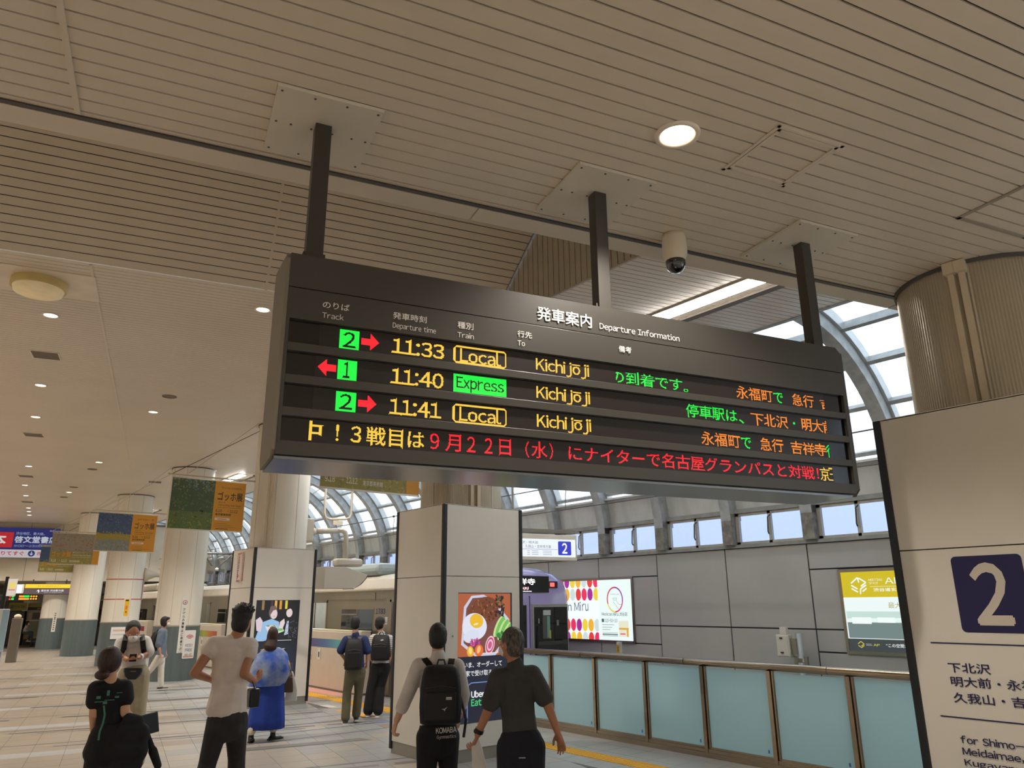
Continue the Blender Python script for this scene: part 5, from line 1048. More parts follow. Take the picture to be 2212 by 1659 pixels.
abox('ticket_machine', 'dark tall vending machine silhouette under the ATM sign', 'machine', -7.1, -6.3, 47.9, 48.6, 0, 1.7, M_dark)
s = abox('information_stand', 'brown-grey waist-high stand with a cream helmet on top, far left', 'stand', -4.76, -4.46, 33.4, 33.8, 0, 1.52, mat('brown_grey_stand', (112,104,94), .5)); 
h = MB().ell((0,0,0), (.12,.12,.09), 14, 8).build('helmet', mat('cream_helmet', (226,206,170), .4), loc=AB(-4.62, 33.6, 1.575), smooth=True); tag(h, 'cream helmet resting on the brown-grey stand', 'helmet')
t = abox('panel_display', 'white double poster display panel at the left edge', 'display panel', -4.15, -3.68, 25.2, 25.26, .42, 1.86, mat('pale_display_panel', (196,200,204), .4)); MB().box(.1,.16,.0,.05,-.42,0).box(-.16,-.10,0,.05,-.42,0).build('leg', M_black, t); p = aprint(-4.13, 25.19, .5); p.rect(.0,0,.30,1.33,(206,210,212)); p.rect(.04,.95,.13,1.2,(110,130,160)); p.rect(.30,.3,.45,1.33,(150,184,206)); p.rect(.33,.1,.42,.25,(120,130,170)); kid(p, 'poster', PM, t)
t = abox('signpost', 'black signpost with an angled backlit poster at the left edge', 'signpost', -3.97, -3.89, 25.6, 25.68, 0, 2.73, M_black, .005); MB().box(.04,.26,-.04,.03,2.2,2.68).build('lit_poster_box', M_white, t); p = aprint(-3.88, 25.55, 2.21); p.rect(0,0,.21,.46,(220,206,190)); p.rect(.04,.2,.18,.36,(240,214,110)); p.rect(.03,.15,.19,.17,(200,60,60)); kid(p, 'poster', PSCR, t)
# ------------------------------------------------------------------ people
V = lambda *a: np.array(a, float)
def unit(v): v = np.array(v, float); return v/(np.linalg.norm(v)+1e-9)
def cap(mb, p0, p1, r0, r1, flat=1., side=None, n=14):
    p0, p1 = np.array(p0, float), np.array(p1, float); d = unit(p1-p0)
    if side is None: side = np.cross(d, (0,0,1)) if abs(d[2]) < .95 else V(1,0,0)
    sd = unit(side-d*np.dot(side, d)); o = np.cross(d, sd); R = []
    for a in (90, 65, 40, 18): a = radians(a); R.append((p0-d*r0*sin(a)*(flat if flat < 1 else 1), r0*cos(a)+1e-4))
    R += [(p0, r0), (p1, r1)]
    for a in (18, 40, 65, 90): a = radians(a); R.append((p1+d*r1*sin(a)*(flat if flat < 1 else 1), r1*cos(a)+1e-4))
    mb.loft([[c+r*(cos(2*pi*k/n)*sd+sin(2*pi*k/n)*o*flat) for k in range(n)] for c, r in R], True)
def ellf(mb, c, f, r, tilt=None):
    f = unit(f); s_ = unit(np.cross(f, (0,0,1))); u = np.cross(s_, f); mb.ell(c, r, 16, 10, np.array([s_, f, u]).T)
def remesh(o, vox, it=4, f=.5):
    r = o.modifiers.new('remesh', 'REMESH'); r.mode = 'VOXEL'; r.voxel_size = vox; r.use_smooth_shade = True
    m = o.modifiers.new('smooth', 'SMOOTH'); m.iterations = it; m.factor = f; return o
def hand(mb, w, d, pn, s=1., curl=.5, spread=.12, thumb=1):
    d = unit(d); pn = unit(np.array(pn)-d*np.dot(pn, d)); x = np.cross(pn, d)*thumb
    cap(mb, w+d*.015*s, w+d*.075*s, .030*s, .036*s, .45, x)
    for k, (o, L_) in enumerate(((-.030,.066),(-.010,.074),(.011,.070),(.030,.054))):
        b = w+d*.085*s-x*o*s; a = -spread*(o/.03); e = unit(d*cos(a)+x*np.sin(a)*1.); p = b; ang = curl*.5
        for j, fr in enumerate((.42,.32,.26)):
            dd = unit(e*cos(ang)+pn*sin(ang)); q = p+dd*L_*fr*s; cap(mb, p, q, (.0095-.0008*j)*s, (.0088-.0008*j)*s, 1., x, 8); p = q; ang += curl*.75
    t0 = w+d*.03*s+x*.028*s; t1 = t0+unit(d*.7+x*.75+pn*.2)*.036*s; t2 = t1+unit(d*.95+x*.15+pn*(.2+curl*.4))*.03*s
    cap(mb, t0, t1, .013*s, .011*s, 1., pn, 8); cap(mb, t1, t2, .011*s, .0095*s, 1., pn, 8)
SK = mat('skin_light', (206,158,128), .5, var=.04, vscale=14); SKT = mat('skin_tanned', (176,122,92), .5, var=.05, vscale=14)
def fabric(name, c, var=.10, rough=.85, c2=None, vs=7): return mat(name, c, rough, var=var, vscale=vs, bump=.35, bscale=9, c2=c2)
HB = mat('black_hair', (20,17,16), .55, var=.3, vscale=30, bump=.5, bscale=60, stretch=(3,3,.6)); HBR = mat('dark_brown_hair', (52,30,24), .5, var=.3, vscale=20, bump=.4, bscale=60, stretch=(3,3,.5)); HG = mat('grey_streaked_hair', (92,86,80), .6, var=.3, vscale=26, c2=(40,37,34), stretch=(3,3,1))
class Fig:
    def __init__(s, label, G, hgt=1.7, face=0., hface=None, look=0., skin=SK, vox=.008, sh=None):
        s.G = V(*G, 0) if len(G) == 2 else V(*G); s.v = unit((s.G[0], s.G[1], 0)); s.x = unit(np.cross(s.v, (0,0,1))); s.k = hgt/1.7
        s.f = unit(s.v*cos(radians(face))+s.x*sin(radians(face))); hf = face if hface is None else hface; s.hf = unit(s.v*cos(radians(hf))+s.x*sin(radians(hf))+V(0,0,look))
        s.t = thing('person', label, 'person', tuple(s.G)); s.body = MB(); s.skin = skin; s.vox = vox; s.J = {}
    def at(s, px, py, d=0.):
        r = _rt*(px-1106)/FPX+_up*(829.5-py)/FPX+_fw; P0 = s.G+s.v*d; t = np.dot(P0-V(0,0,EYE), s.v)/np.dot(r, s.v); return V(0,0,EYE)+r*t-s.G
    def j(s, **k):
        for n, q in k.items(): s.J[n] = s.at(*q)
    def ground(s, L=0., R=0.):
        for S, up in (('L', L), ('R', R)):
            a, k_, h = s.J['an'+S], s.J['kn'+S], s.J['hip'+S]; a[2] = .095*s.k+up
            if not (.4 < k_[2] < .62) or up: k_[2] = a[2]+(h[2]-a[2])*.51
    def mk(s, name, mb, m, vox=None, it=4, label=None, parent=None, f=.5):
        o = mb.build(name, m, parent or s.t, smooth=True); 
        if vox != 0: remesh(o, vox or s.vox, it, f)
        if label: o['label'] = label
        return o
    def torso(s, mb, off=0., lo=True, hem=None, w=1., neck=False):
        J, k = s.J, s.k; sd = unit(J['shR']-J['shL']); c = (J['shL']+J['shR'])/2; hp = (J['hipL']+J['hipR'])/2; hw = np.linalg.norm(J['shR']-J['shL'])/2
        top = c-V(0,0,.07*k); wa = hp+(c-hp)*.42; sd2 = unit(J['hipR']-J['hipL']) if np.linalg.norm(J['hipR']-J['hipL']) > .05 else sd
        cap(mb, top, wa, (hw*.88+off)*w, (hw*.80+off)*w, .62, sd); cap(mb, wa, hp+V(0,0,.02), (hw*.80+off)*w, (hw*.84+off)*w, .68, sd2)
        cap(mb, J['shL'], J['shR'], .058*k+off, .058*k+off, .95, V(0,0,1)); cap(mb, c+V(0,0,.0), c-V(0,0,.10*k), (hw*.62+off), (hw*.8+off), .6, sd)
        cap(mb, c+V(0,0,.05*k), c-V(0,0,.02), .06*k+off, hw*.72+off, .62, sd)
        if hem is not None: cap(mb, wa, hem, (hw*.80+off)*w, (hw*.86+off)*w, .68, sd2)
    def arm(s, mb, S, off=0., upto=2.):
        J, k = s.J, s.k; a, b, c = J['sh'+S], J['el'+S], J['wr'+S]
        r = (.050*k+off, .040*k+off, .027*k+off)
        if upto <= 1: cap(mb, a, a+(b-a)*upto, r[0], r[0]*(1-upto)+r[1]*upto+off*.4); return
        cap(mb, a, b, r[0], r[1]); u = upto-1; cap(mb, b, b+(c-b)*u, r[1], r[1]*(1-u)+r[2]*u)
    def leg(s, mb, S, off=0., upto=2., fl=0.):
        J, k = s.J, s.k; a, b, c = J['hip'+S], J['kn'+S], J['an'+S]
        cap(mb, a, b, .084*k+off, .056*k+off); u = upto-1
        cap(mb, b, b+(c-b)*u, .056*k+off, (.036*k+off)+fl)
    def build(s, hair=None, hs='short', hands=(('L',None,.6),('R',None,.6)), face=True, mask=False, headr=1.):
        J, k, b = s.J, s.k, s.body; h = J['head']; hk = k*headr
        ellf(b, h, s.hf, (.072*hk,.092*hk,.108*hk)); up = V(0,0,1); hs_ = unit(np.cross(s.hf, up)); s.hs = hs_
        ellf(b, h+s.hf*.025*hk-up*.055*hk, s.hf, (.052*hk,.062*hk,.055*hk)); c = (J['shL']+J['shR'])/2
        cap(b, c+V(0,0,.02), h-V(0,0,.06*hk)-s.hf*.012, .056*k, .050*k)
        cap(b, h+s.hf*.088*hk+up*.0, h+s.hf*.103*hk-up*.022*hk, .008*hk, .013*hk, 1., hs_, 8)
        for q in (-1, 1): ellf(b, h+hs_*q*.074*hk-s.hf*.002-up*.012*hk, s.hf, (.008*hk,.018*hk,.030*hk))
        cap(b, h+s.hf*.083*hk-up*.058*hk-hs_*.018*hk, h+s.hf*.083*hk-up*.058*hk+hs_*.018*hk, .006*hk, .006*hk, 1, up, 8)
        s.torso(b, -.012)
        for S in 'LR':
            s.arm(b, S); s.leg(b, S, -.006)
        for S, pn, cu in hands:
            if S in 'LR': d = unit(J['wr'+S]-J['el'+S]) if 'ha'+S not in J else unit(J['ha'+S]-J['wr'+S]); hand(b, J['wr'+S], d, -s.f*.3+(s.x if S == 'L' else -s.x) if pn is None else pn, k*1.05, cu, thumb=1 if S == 'L' else -1)
        s.mk('body', b, s.skin, it=3)
        if face:
            em = mat('eye_white', (226,222,214), .3); ei = mat('eye_iris_dark', (30,22,18), .2)
            for q in (-1, 1):
                e = h+s.hf*.078*hk+hs_*q*.030*hk+up*.006*hk; m = MB(); ellf(m, e, s.hf, (.014*hk,.010*hk,.009*hk)); eo = s.mk('eye', m, em, 0); m = MB(); ellf(m, e+s.hf*.006*hk, s.hf, (.006*hk,.006*hk,.006*hk)); m.build('iris', ei, eo)
                m = MB(); cap(m, e+up*.024*hk-hs_*.016*hk, e+up*.024*hk+hs_*.016*hk, .004, .003, 1, up, 6); s.mk('eyebrow', m, HB, 0)
        if mask:
            m = MB(); ellf(m, h+s.hf*.052*hk-up*.048*hk, s.hf, (.056*hk,.056*hk,.050*hk)); s.mk('face_mask', m, mat('white_mask', (232,230,228), .7), 0)
            for q in (-1, 1): MB().tube([h+s.hf*.06*hk+hs_*q*.05*hk-up*.03*hk, h+hs_*q*.080*hk-up*.005*hk], .002, 5).build('mask_loop', mat('white_mask', (232,230,228), .7), s.t)
        if hair:
            m = MB(); bk = -s.hf
            ellf(m, h+bk*.018*hk+up*.022*hk, s.hf, (.082*hk,.094*hk,.103*hk)); ellf(m, h+bk*.035*hk-up*.02*hk, s.hf, (.078*hk,.070*hk,.085*hk))
            if hs == 'spiky':
                rn = random.Random(4)
                for i in range(90):
                    a = rn.random()*6.28; e = rn.random()**.6*1.2; n = unit(hs_*cos(a)*sin(e)+s.hf*sin(a)*sin(e)+up*cos(e)); p0 = h+up*.03*hk+V(*(n*.07*hk)); cap(m, p0, p0+n*(.03+.016*rn.random())*hk+V(0,0,.008), .022*hk, .008, 1, None, 7)
                ellf(m, h+up*.045*hk+bk*.015, s.hf, (.088*hk,.10*hk,.10*hk)); ellf(m, h+bk*.04*hk-up*.03, s.hf, (.078*hk,.065*hk,.09*hk))
            if hs == 'thick': ellf(m, h+bk*.02*hk+up*.045*hk, s.hf, (.088*hk,.10*hk,.092*hk)); ellf(m, h+bk*.045*hk+up*.0, s.hf, (.086*hk,.075*hk,.09*hk))
            if hs == 'bun': ellf(m, h+bk*.03*hk+up*.01, s.hf, (.094*hk,.105*hk,.118*hk)); ellf(m, h+bk*.10*hk-up*.105*hk, s.hf, (.065*hk,.05*hk,.042*hk))
            if hs == 'long':
                cap(m, h+bk*.03*hk, h+bk*.075*hk-up*.30*hk, .09*hk, .085*hk, .6, hs_); cap(m, h+bk*.03*hk-up*.05, h+bk*.085*hk-up*.18*hk-s.x*.02, .085*hk, .10*hk, .6, hs_)
            if hs == 'bob': 
                for q in (-1, 1): ellf(m, h+bk*.005*hk+hs_*q*.05*hk-up*.035*hk, s.hf, (.036*hk,.05*hk,.08*hk))
                ellf(m, h+s.hf*.045*hk+up*.075*hk, s.hf, (.07*hk,.05*hk,.035*hk))
            s.mk('hair', m, hair, max(.006, s.vox*.8), 2)
        return s
    def shoes(s, m, sole, L=.26, toes=None, up=0.):
        for S in 'LR':
            a = s.J['an'+S]; f = s.f if toes is None else toes[S]; f = unit(f); h0 = a-V(0,0,.07*s.k); g = MB(); cap(g, h0-f*.04*s.k, h0+f*.15*s.k-V(0,0,.012), .042*s.k, .038*s.k, .8, np.cross(f, (0,0,1))); cap(g, a+V(0,0,.0), h0, .042*s.k, .045*s.k)
            o = s.mk('shoe', g, m, .009); g = MB(); h1 = h0-V(0,0,.030*s.k); x = unit(np.cross(f, (0,0,1)))
            pts = [h1+f*(u*s.k)+x*(w*s.k) for u, w in ((-.085,-.02),(-.06,-.04),(.05,-.045),(.14,-.045),(.19,-.02),(.19,.02),(.14,.045),(.05,.045),(-.06,.04),(-.085,.02))]; g.prism(pts, (0,0,.026)); g.build('sole', sole, o)
def pack(label, c, f, w, h, d, m, sh=None, top=.75, extra=None, straps=True, group=None):
    """backpack centred at c (its face against the back), f = wearer's facing direction"""
    f = unit(f); x = unit(np.cross(f, (0,0,1))); t = thing('backpack', label, 'backpack', tuple(c)); R = []
    for z, sw, sdp in ((-.5,.82,.75),(-.47,.95,.92),(-.2,1.,1.),(.1,.97,.92),(.32,.90,.75),(.45,.80,.58),(.5,.62,.40)):
        r = []
        for k in range(24):
            a = 2*pi*k/24; cx, cy = cos(a), sin(a); q = (abs(cx)**4+abs(cy)**4)**-.25; r.append(x*(cx*q*w/2*sw)+f*(cy*q*d/2*sdp+(d/2)*(1-sdp))+V(0,0,z*h))
        R.append(r)
    MB().loft(R).build('pack_body', m, t, smooth=True, auto=50)
    bkf = -f; MB().obox(bkf*(d*.5)+V(0,0,-h*.18), x*w*.36, f*.012, V(0,0,h*.24)).build('front_pocket', m, t, bevel=.012)
    MB().tube([V(0,0,h*.48)+x*-.04+f*d*.3, V(0,0,h*.48+.05)+f*d*.3-x*.025, V(0,0,h*.48+.05)+f*d*.3+x*.025, V(0,0,h*.48)+x*.04+f*d*.3], .008, 8).build('carry_loop', M_black, t)
    MB().tube([bkf*(d*.5+.004)-x*w*.36+V(0,0,h*.12), bkf*(d*.47)+V(0,0,h*.16), bkf*(d*.5+.004)+x*w*.36+V(0,0,h*.12)], .004, 6).build('zip', M_dark, t)
    if sh is not None:
        for q, S in ((-1, sh[0]), (1, sh[1])):
            S = np.array(S)-np.array(c); p0 = x*q*w*.22+V(0,0,h*.42)+f*d*.35; p1 = S+V(0,0,.062)-f*.03; p2 = S+V(0,0,.04)+f*.11; p3 = S-V(0,0,.18)+f*.15; p4 = x*q*w*.42+f*(d*.5+.03)-V(0,0,h*.35)
            g = MB(); pts = [p0, (p0+p1)/2+V(0,0,.01), p1, p2, p3, p4]
            for a_, b_ in zip(pts, pts[1:]): g.bar(a_, b_+(b_-a_)*.06, .055, .012, up=unit(-f*.6+V(0,0,1)))
            g.build('shoulder_strap', M_black, t)
    if extra: extra(t, x, f, bkf)
    return t
def logo(t, P, x, up, draw): p = Print(P, x, up, lift=.001); draw(p); return p.build('emblem', PM, t)

# --- young man in a white school shirt with the black backpack
G = (3.89, 5.94); q = Fig('young man in white shirt and black trousers seen from behind, wearing a black backpack', G, 1.74, 0, vox=.007)
q.j(head=(946,1376,.02), shL=(905,1439,0), shR=(987,1440,0), elL=(879,1503,-.02), wrL=(857,1556,-.04), haL=(847,1590,-.06), elR=(1001,1500,.08), wrR=(992,1548,.30), hipL=(925,1592,0), hipR=(967,1592,0), knL=(920,1695,-.02), knR=(968,1692,.10), anL=(921,1786,-.08), anR=(968,1776,.12))
WSH = fabric('white_cotton_shirt', (214,208,204)); BLKP = fabric('black_trousers', (18,17,19), .2)
q.ground(.0,.05); q.build(HB, 'short', hands=(('L', unit(q.x*.9+q.v*.3), 1.35), ('R', None, .8)))
m = MB(); q.torso(m, .014, hem=(q.J['hipL']+q.J['hipR'])/2+V(0,0,.03), w=1.03); q.arm(m, 'L', .020, 1.45); q.arm(m, 'R', .020, 1.5); cap(m, q.J['elL']+(q.J['wrL']-q.J['elL'])*.30, q.J['elL']+(q.J['wrL']-q.J['elL'])*.50, .060, .056); cn = (q.J['shL']+q.J['shR'])/2; cap(m, cn+V(0,0,.04), cn+V(0,0,.095), .072, .064); q.mk('shirt', m, WSH, .008, 3)
m = MB(); hp = (q.J['hipL']+q.J['hipR'])/2; cap(m, hp+V(0,0,.08), hp-V(0,0,.06), .165, .170, .70, q.x); q.leg(m, 'L', .020, 1.95, .02); q.leg(m, 'R', .020, 1.95, .02); q.mk('trousers', m, BLKP, .009)
q.shoes(M_black, M_white)
def kom(p): p.text('KOMABA', 0,.048,.175,.095,(214,208,206),.03); p.text('Gymnastics', .005,.0,.17,.035,(190,184,184),.02)
o = logo(q.t, hp-q.v*.150-q.x*.015+V(0,0,.0), unit(q.x+V(0,0,.05)), unit(V(0,0,1)-q.x*.05), kom); o.name = 'trouser_lettering'
c = q.G+q.at(952,1500,-.17)
def wl(t, x, f, b):
    logo(t, b*.125+x*.045+V(0,0,-.03), x, V(0,0,1), lambda p: (p.rect(0,0,.048,.022,(206,204,200)), p.rect(.006,.006,.042,.009,(90,90,90))))
    logo(t, b*.125+x*.005+V(0,0,-.12), x, V(0,0,1), lambda p: (p.poly([(0,.018),(.03,.022),(.055,.036),(.036,.016),(.03,0),(.022,.012)],(190,190,188))))
    MB().tube([x*.17+V(0,0,-.02), x*.22+V(0,0,-.2)+b*.02, x*.20+V(0,0,-.34)], .012, 6).build('side_strap', M_black, t)
M_pack = mat('black_nylon', (15,15,17), .6, var=.15, vscale=20, bump=.2, bscale=25)
pack('black nylon backpack with small pale emblem on the young man in white shirt', c, q.f, .36, .47, .17, M_pack, (q.G+q.J['shL']*.72+cn*.28, q.G+q.J['shR']*.72+cn*.28), extra=wl)
# --- older man in the dark grey polo shirt
G = (3.93, 5.02); q = Fig('older man with grey hair in dark grey polo shirt and navy trousers, seen from behind', G, 1.72, -14, -52, vox=.007, skin=SKT)
q.j(head=(1104,1390,.0), shL=(1076,1464,-.02), shR=(1150,1457,.02), elL=(1056,1530,-.04), wrL=(1032,1586,.02), haL=(1024,1612,.05), elR=(1182,1520,-.03), wrR=(1204,1580,-.02), haR=(1216,1620,-.02), hipL=(1103,1615,0), hipR=(1148,1614,0), knL=(1098,1726,.05), knR=(1152,1730,-.05), anL=(1096,1824,.12), anR=(1156,1832,-.12))
q.ground(0,.04); q.build(HG, 'short', hands=(('L', unit(-q.x*.9+q.v*.2), 1.2), ('R', unit(-q.x*.6-q.v*.6), .35)), mask=True, headr=1.05)
PG = fabric('dark_grey_polo_fabric', (62,60,60), .12); m = MB(); q.torso(m, .016, hem=(q.J['hipL']+q.J['hipR'])/2+V(0,0,.03), w=1.05); q.arm(m, 'L', .024, .80); q.arm(m, 'R', .024, .78); cn = (q.J['shL']+q.J['shR'])/2; cap(m, cn+V(0,0,.03), cn+V(0,0,.09), .075, .068); q.mk('polo_shirt', m, PG, .008, 3)
m = MB(); hp = (q.J['hipL']+q.J['hipR'])/2; cap(m, hp+V(0,0,.06), hp-V(0,0,.08), .165, .178, .72, q.x); q.leg(m, 'L', .028, 1.95, .03); q.leg(m, 'R', .028, 1.95, .03); q.mk('trousers', m, fabric('navy_black_trousers', (22,24,34), .2), .009)
q.shoes(M_black, M_black)
o = logo(q.t, hp-q.v*.155-q.x*.02+V(0,0,-.05), q.x, V(0,0,1), lambda p: p.rect(0,0,.05,.008,(170,170,176))); o.name = 'pocket_label'
w_ = q.J['wrL']; e_ = q.J['elL']; d_ = unit(w_-e_); g = MB(); g.tube([w_-d_*.045, w_-d_*.015], .037, 16).ell(w_-d_*.03-q.v*.02+q.x*-.025, (.02,.02,.02), 8, 6); g.build('watch', M_black, q.t)
pb_ = q.G+q.at(1040,1652,.02); t = thing('paper_bag', 'white paper package held in the left hand of the man in grey polo', 'package', tuple(pb_)); 
a0 = q.at(1018,1606,.0)+q.G-pb_; a1 = q.at(1036,1597,.03)+q.G-pb_; a2 = q.at(1058,1690,.04)+q.G-pb_; a3 = q.at(1022,1694,-.0)+q.G-pb_
MB().prism([a0, a1, q.at(1043,1625,.03)+q.G-pb_, a2, a3], q.v*.05).build('package_body', mat('white_paper_package', (226,220,214), .6), t, bevel=.006)
# --- tall man in the white sleeveless shirt, running
G = (2.62, 7.52); q = Fig('tall man in white sleeveless shirt and dark jeans running away with bent arms', G, 1.86, 6, 30, look=.05, vox=.008, skin=SKT)
q.j(head=(524,1339,.06), shL=(462,1393,-.0), shR=(540,1396,.04), elL=(420,1454,-.10), wrL=(456,1468,.10), elR=(528,1456,-.06), wrR=(550,1472,.16), haR=(562,1462,.22), hipL=(473,1556,0), hipR=(510,1554,.02), knL=(448,1650,.02), knR=(510,1652,.14), anL=(423,1735,-.15), anR=(507,1752,.1))
q.J['haL'] = q.J['wrL']+V(*(q.v*.08))
q.ground(.0,.06); q.build(HB, 'spiky', hands=(('L', None, 1.3), ('R', q.v*-.3-q.x, 1.3)))
WT = fabric('white_tee_fabric', (222,210,202), .08); m = MB(); hm = q.at(486,1534,0); q.torso(m, .020, hem=hm, w=1.06); q.arm(m, 'L', .022, .22); q.arm(m, 'R', .022, .22); q.mk('sleeveless_shirt', m, WT, .008, 4)
m = MB(); hp = (q.J['hipL']+q.J['hipR'])/2; cap(m, hp+V(0,0,.02), hp-V(0,0,.07), .168, .172, .72, q.x); q.leg(m, 'L', .018, 1.95, .02); q.leg(m, 'R', .018, 1.95, .02); q.mk('jeans', m, fabric('charcoal_denim', (44,42,44), .25), .009)
q.shoes(M_black, M_white)
t = thing('shoulder_bag', 'small black bag at the right hip of the running man', 'bag', tuple(q.G+q.at(549,1509,.08))); MB().box(-.05,.05,-.03,.09,-.08,.09).build('bag_body', M_black, t, bevel=.02); MB().tube([(0,0,.08),(-.05,0,.2)], .006, 6).build('strap', M_black, t)
# --- woman in black with folded jacket
G = (1.475, 7.11); q = Fig('woman in black with hair in a low bun, carrying a black jacket', G, 1.58, 8, 40, vox=.008)
q.j(head=(242,1428,.0), shL=(208,1489,0), shR=(268,1486,.02), elL=(203,1545,0), wrL=(203,1590,.12), elR=(270,1540,-.03), wrR=(300,1562,.10), haR=(314,1568,.14), hipL=(222,1596,0), hipR=(256,1596,0), knL=(212,1690,.05), knR=(262,1690,-.02), anL=(205,1775,.08), anR=(268,1778,-.05))
q.ground(0,.03); q.build(HBR, 'bun', hands=(('L', None, .8), ('R', V(0,0,1)*.3+q.x*.5, 1.2)), mask=False)
BT = fabric('black_tee_fabric', (14,14,16), .2); m = MB(); q.torso(m, .016, hem=q.at(236,1588,0), w=1.10); q.arm(m, 'L', .020, .45); q.arm(m, 'R', .022, .42); q.mk('shirt', m, BT, .008, 3)
m = MB(); hp = (q.J['hipL']+q.J['hipR'])/2; cap(m, hp+V(0,0,.04), hp-V(0,0,.08), .155, .19, .72, q.x)
for S in 'LR': cap(m, q.J['hip'+S], q.J['kn'+S], .11, .125); cap(m, q.J['kn'+S], q.J['an'+S]+V(0,0,.05), .125, .15)
q.mk('wide_trousers', m, BT, .010); q.shoes(M_black, M_black)
def gp(p):
    G_ = (54,120,104)
    for x0, y0, w, h in ((-.09,.10,.03,.02),(-.02,.12,.02,.04),(.04,.10,.03,.015),(.05,.135,.04,.006),(-.10,.075,.06,.006),(-.03,.085,.07,.006),(-.04,.06,.03,.02)): p.rect(x0,y0,x0+w,y0+h,G_)
    p.line([(-.03,.05),(-.015,-.02),(-.02,-.08),(-.035,-.14),(-.035,-.20)], .014, G_)
c_ = (q.J['shL']+q.J['shR'])/2; o = logo(q.t, c_-q.v*.135-V(0,0,.16), q.x, V(0,0,1), gp); o.name = 'shirt_print'
t = thing('folded_jacket', 'black jacket draped over the right arm of the woman in black', 'jacket', tuple(q.G+q.at(285,1590,-.08))); O = q.at(285,1590,-.08); m = MB()
for a, b, r in (((275,1556),(300,1560),.06),((262,1590),(306,1588),.10),((255,1620),(300,1622),.11),((268,1650),(292,1650),.09)): cap(m, q.at(*a,-.06)-O, q.at(*b,-.04)-O, r, r*.9, .7, V(0,0,1))
remesh(m.build('jacket_cloth', fabric('black_jacket_cloth', (20,20,25), .3), t, smooth=True), .012)
m = MB(); cap(m, q.at(318,1585,0)-O, q.at(330,1622,0)-O, .02, .026); cap(m, q.at(330,1622,0)-O, q.at(341,1654,0)-O, .036, .03); remesh(m.build('hanging_sleeve', fabric('black_jacket_cloth', (20,20,25), .3), t, smooth=True), .008)
t = thing('folder', 'black rectangular folder held under the arm of the woman in black', 'folder', tuple(q.G+q.at(320,1562,.06))); O = q.at(320,1562,.06)
MB().prism([q.at(298,1547,.0)-O, q.at(341,1537,.12)-O, q.at(344,1580,.12)-O, q.at(302,1592,.0)-O], unit(q.v)*.035).build('folder_body', mat('black_folder', (16,16,18), .4), t, bevel=.004)
# --- woman in blue
G = (4.70, 11.55); q = Fig('woman with long brown hair in blue patterned shawl over a long blue dress', G, 1.60, 10, 14, vox=.010)
q.j(head=(590,1371,.0), shL=(571,1408,0), shR=(608,1408,0), elL=(562,1440,.03), wrL=(566,1465,.14), elR=(622,1436,.0), wrR=(625,1444,.12), hipL=(578,1478,0), hipR=(594,1478,0), knL=(566,1540,-.02), knR=(592,1536,.04), anL=(542,1596,-.10), anR=(589,1590,.06))
q.J['haR'] = q.at(627,1456,.12)
q.ground(0,0); q.build(HBR, 'long', hands=(('L', None, .7), ('R', None, 1.3)))
m = MB(); c_ = (q.J['shL']+q.J['shR'])/2; x, v = q.x, q.v
def ringz(cx, py, w, d, n=40, fold=.0, ph=0.):
    c = q.at(cx, py, 0); return [c+x*(w*(1+fold*sin(7*a+ph))*cos(a))+v*(d*(1+fold*sin(7*a+ph))*sin(a)) for a in [2*pi*i/n for i in range(n)]]
m.loft([ringz(588,1440,.17,.13), ringz(584,1480,.20,.15,fold=.02), ringz(578,1520,.235,.18,fold=.04), ringz(575,1555,.255,.19,fold=.055), ringz(573,1574,.262,.20,fold=.06)]); q.mk('dress', m, fabric('royal_blue_dress', (28,58,150), .15), 0)
m = MB(); m.loft([ringz(592,1398,.07,.07), ringz(591,1403,.14,.10), ringz(588,1413,.22,.15,fold=.02), ringz(585,1435,.27,.19,fold=.03), ringz(582,1458,.285,.20,fold=.04), ringz(575,1476,.27,.19,fold=.05), ringz(572,1481,.255,.18,fold=.05)], False)
shw = mat('blue_white_patterned_shawl', (44,84,176), .8, var=.1, vscale=5, c2=(150,164,184)); q.mk('shawl', m, shw, 0)
CT = fabric('cream_trousers', (214,204,182)); m = MB()
for S in 'LR': cap(m, q.J['kn'+S], q.J['an'+S]+V(0,0,.06), .075, .06)
q.mk('trousers', m, CT, .010); q.shoes(M_black, M_black, toes={'L': q.v*.7-q.x*.3+V(0,0,-.5), 'R': q.v*.6+q.x*.8})
t = thing('handbag', 'brown leather handbag held by the woman in blue', 'handbag', tuple(q.G+q.at(621,1480,.1))); O = q.at(621,1480,.1)
MB().loft([[np.array(p)-O for p in (q.at(a-w_,b,.04), q.at(a+w_,b,.04), q.at(a+w_,b,.18), q.at(a-w_,b,.18))] for a, b, w_ in ((622,1462,10),(620,1480,13),(622,1496,11))]).build('bag_body', mat('brown_leather', (74,48,36), .4), t, bevel=.02); MB().tube([q.at(614,1462,.1)-O, q.at(618,1447,.1)-O, q.at(628,1448,.1)-O, q.at(630,1462,.1)-O], .009, 8).build('bag_handle', mat('brown_leather', (74,48,36), .4), t)
t = thing('plastic_bag', 'white plastic shopping bag beside the brown handbag', 'shopping bag', tuple(q.G+q.at(632,1492,.16))); O = q.at(632,1492,.16)
MB().loft([[np.array(p)-O for p in (q.at(a-w_,b,.12), q.at(a+w_,b,.14), q.at(a+w_,b,.20), q.at(a-w_,b,.20))] for a, b, w_ in ((631,1450,2),(632,1468,6),(630,1490,12),(628,1514,13))]).build('bag_body', mat('white_translucent_plastic', (206,206,204), .4), t, bevel=.01)
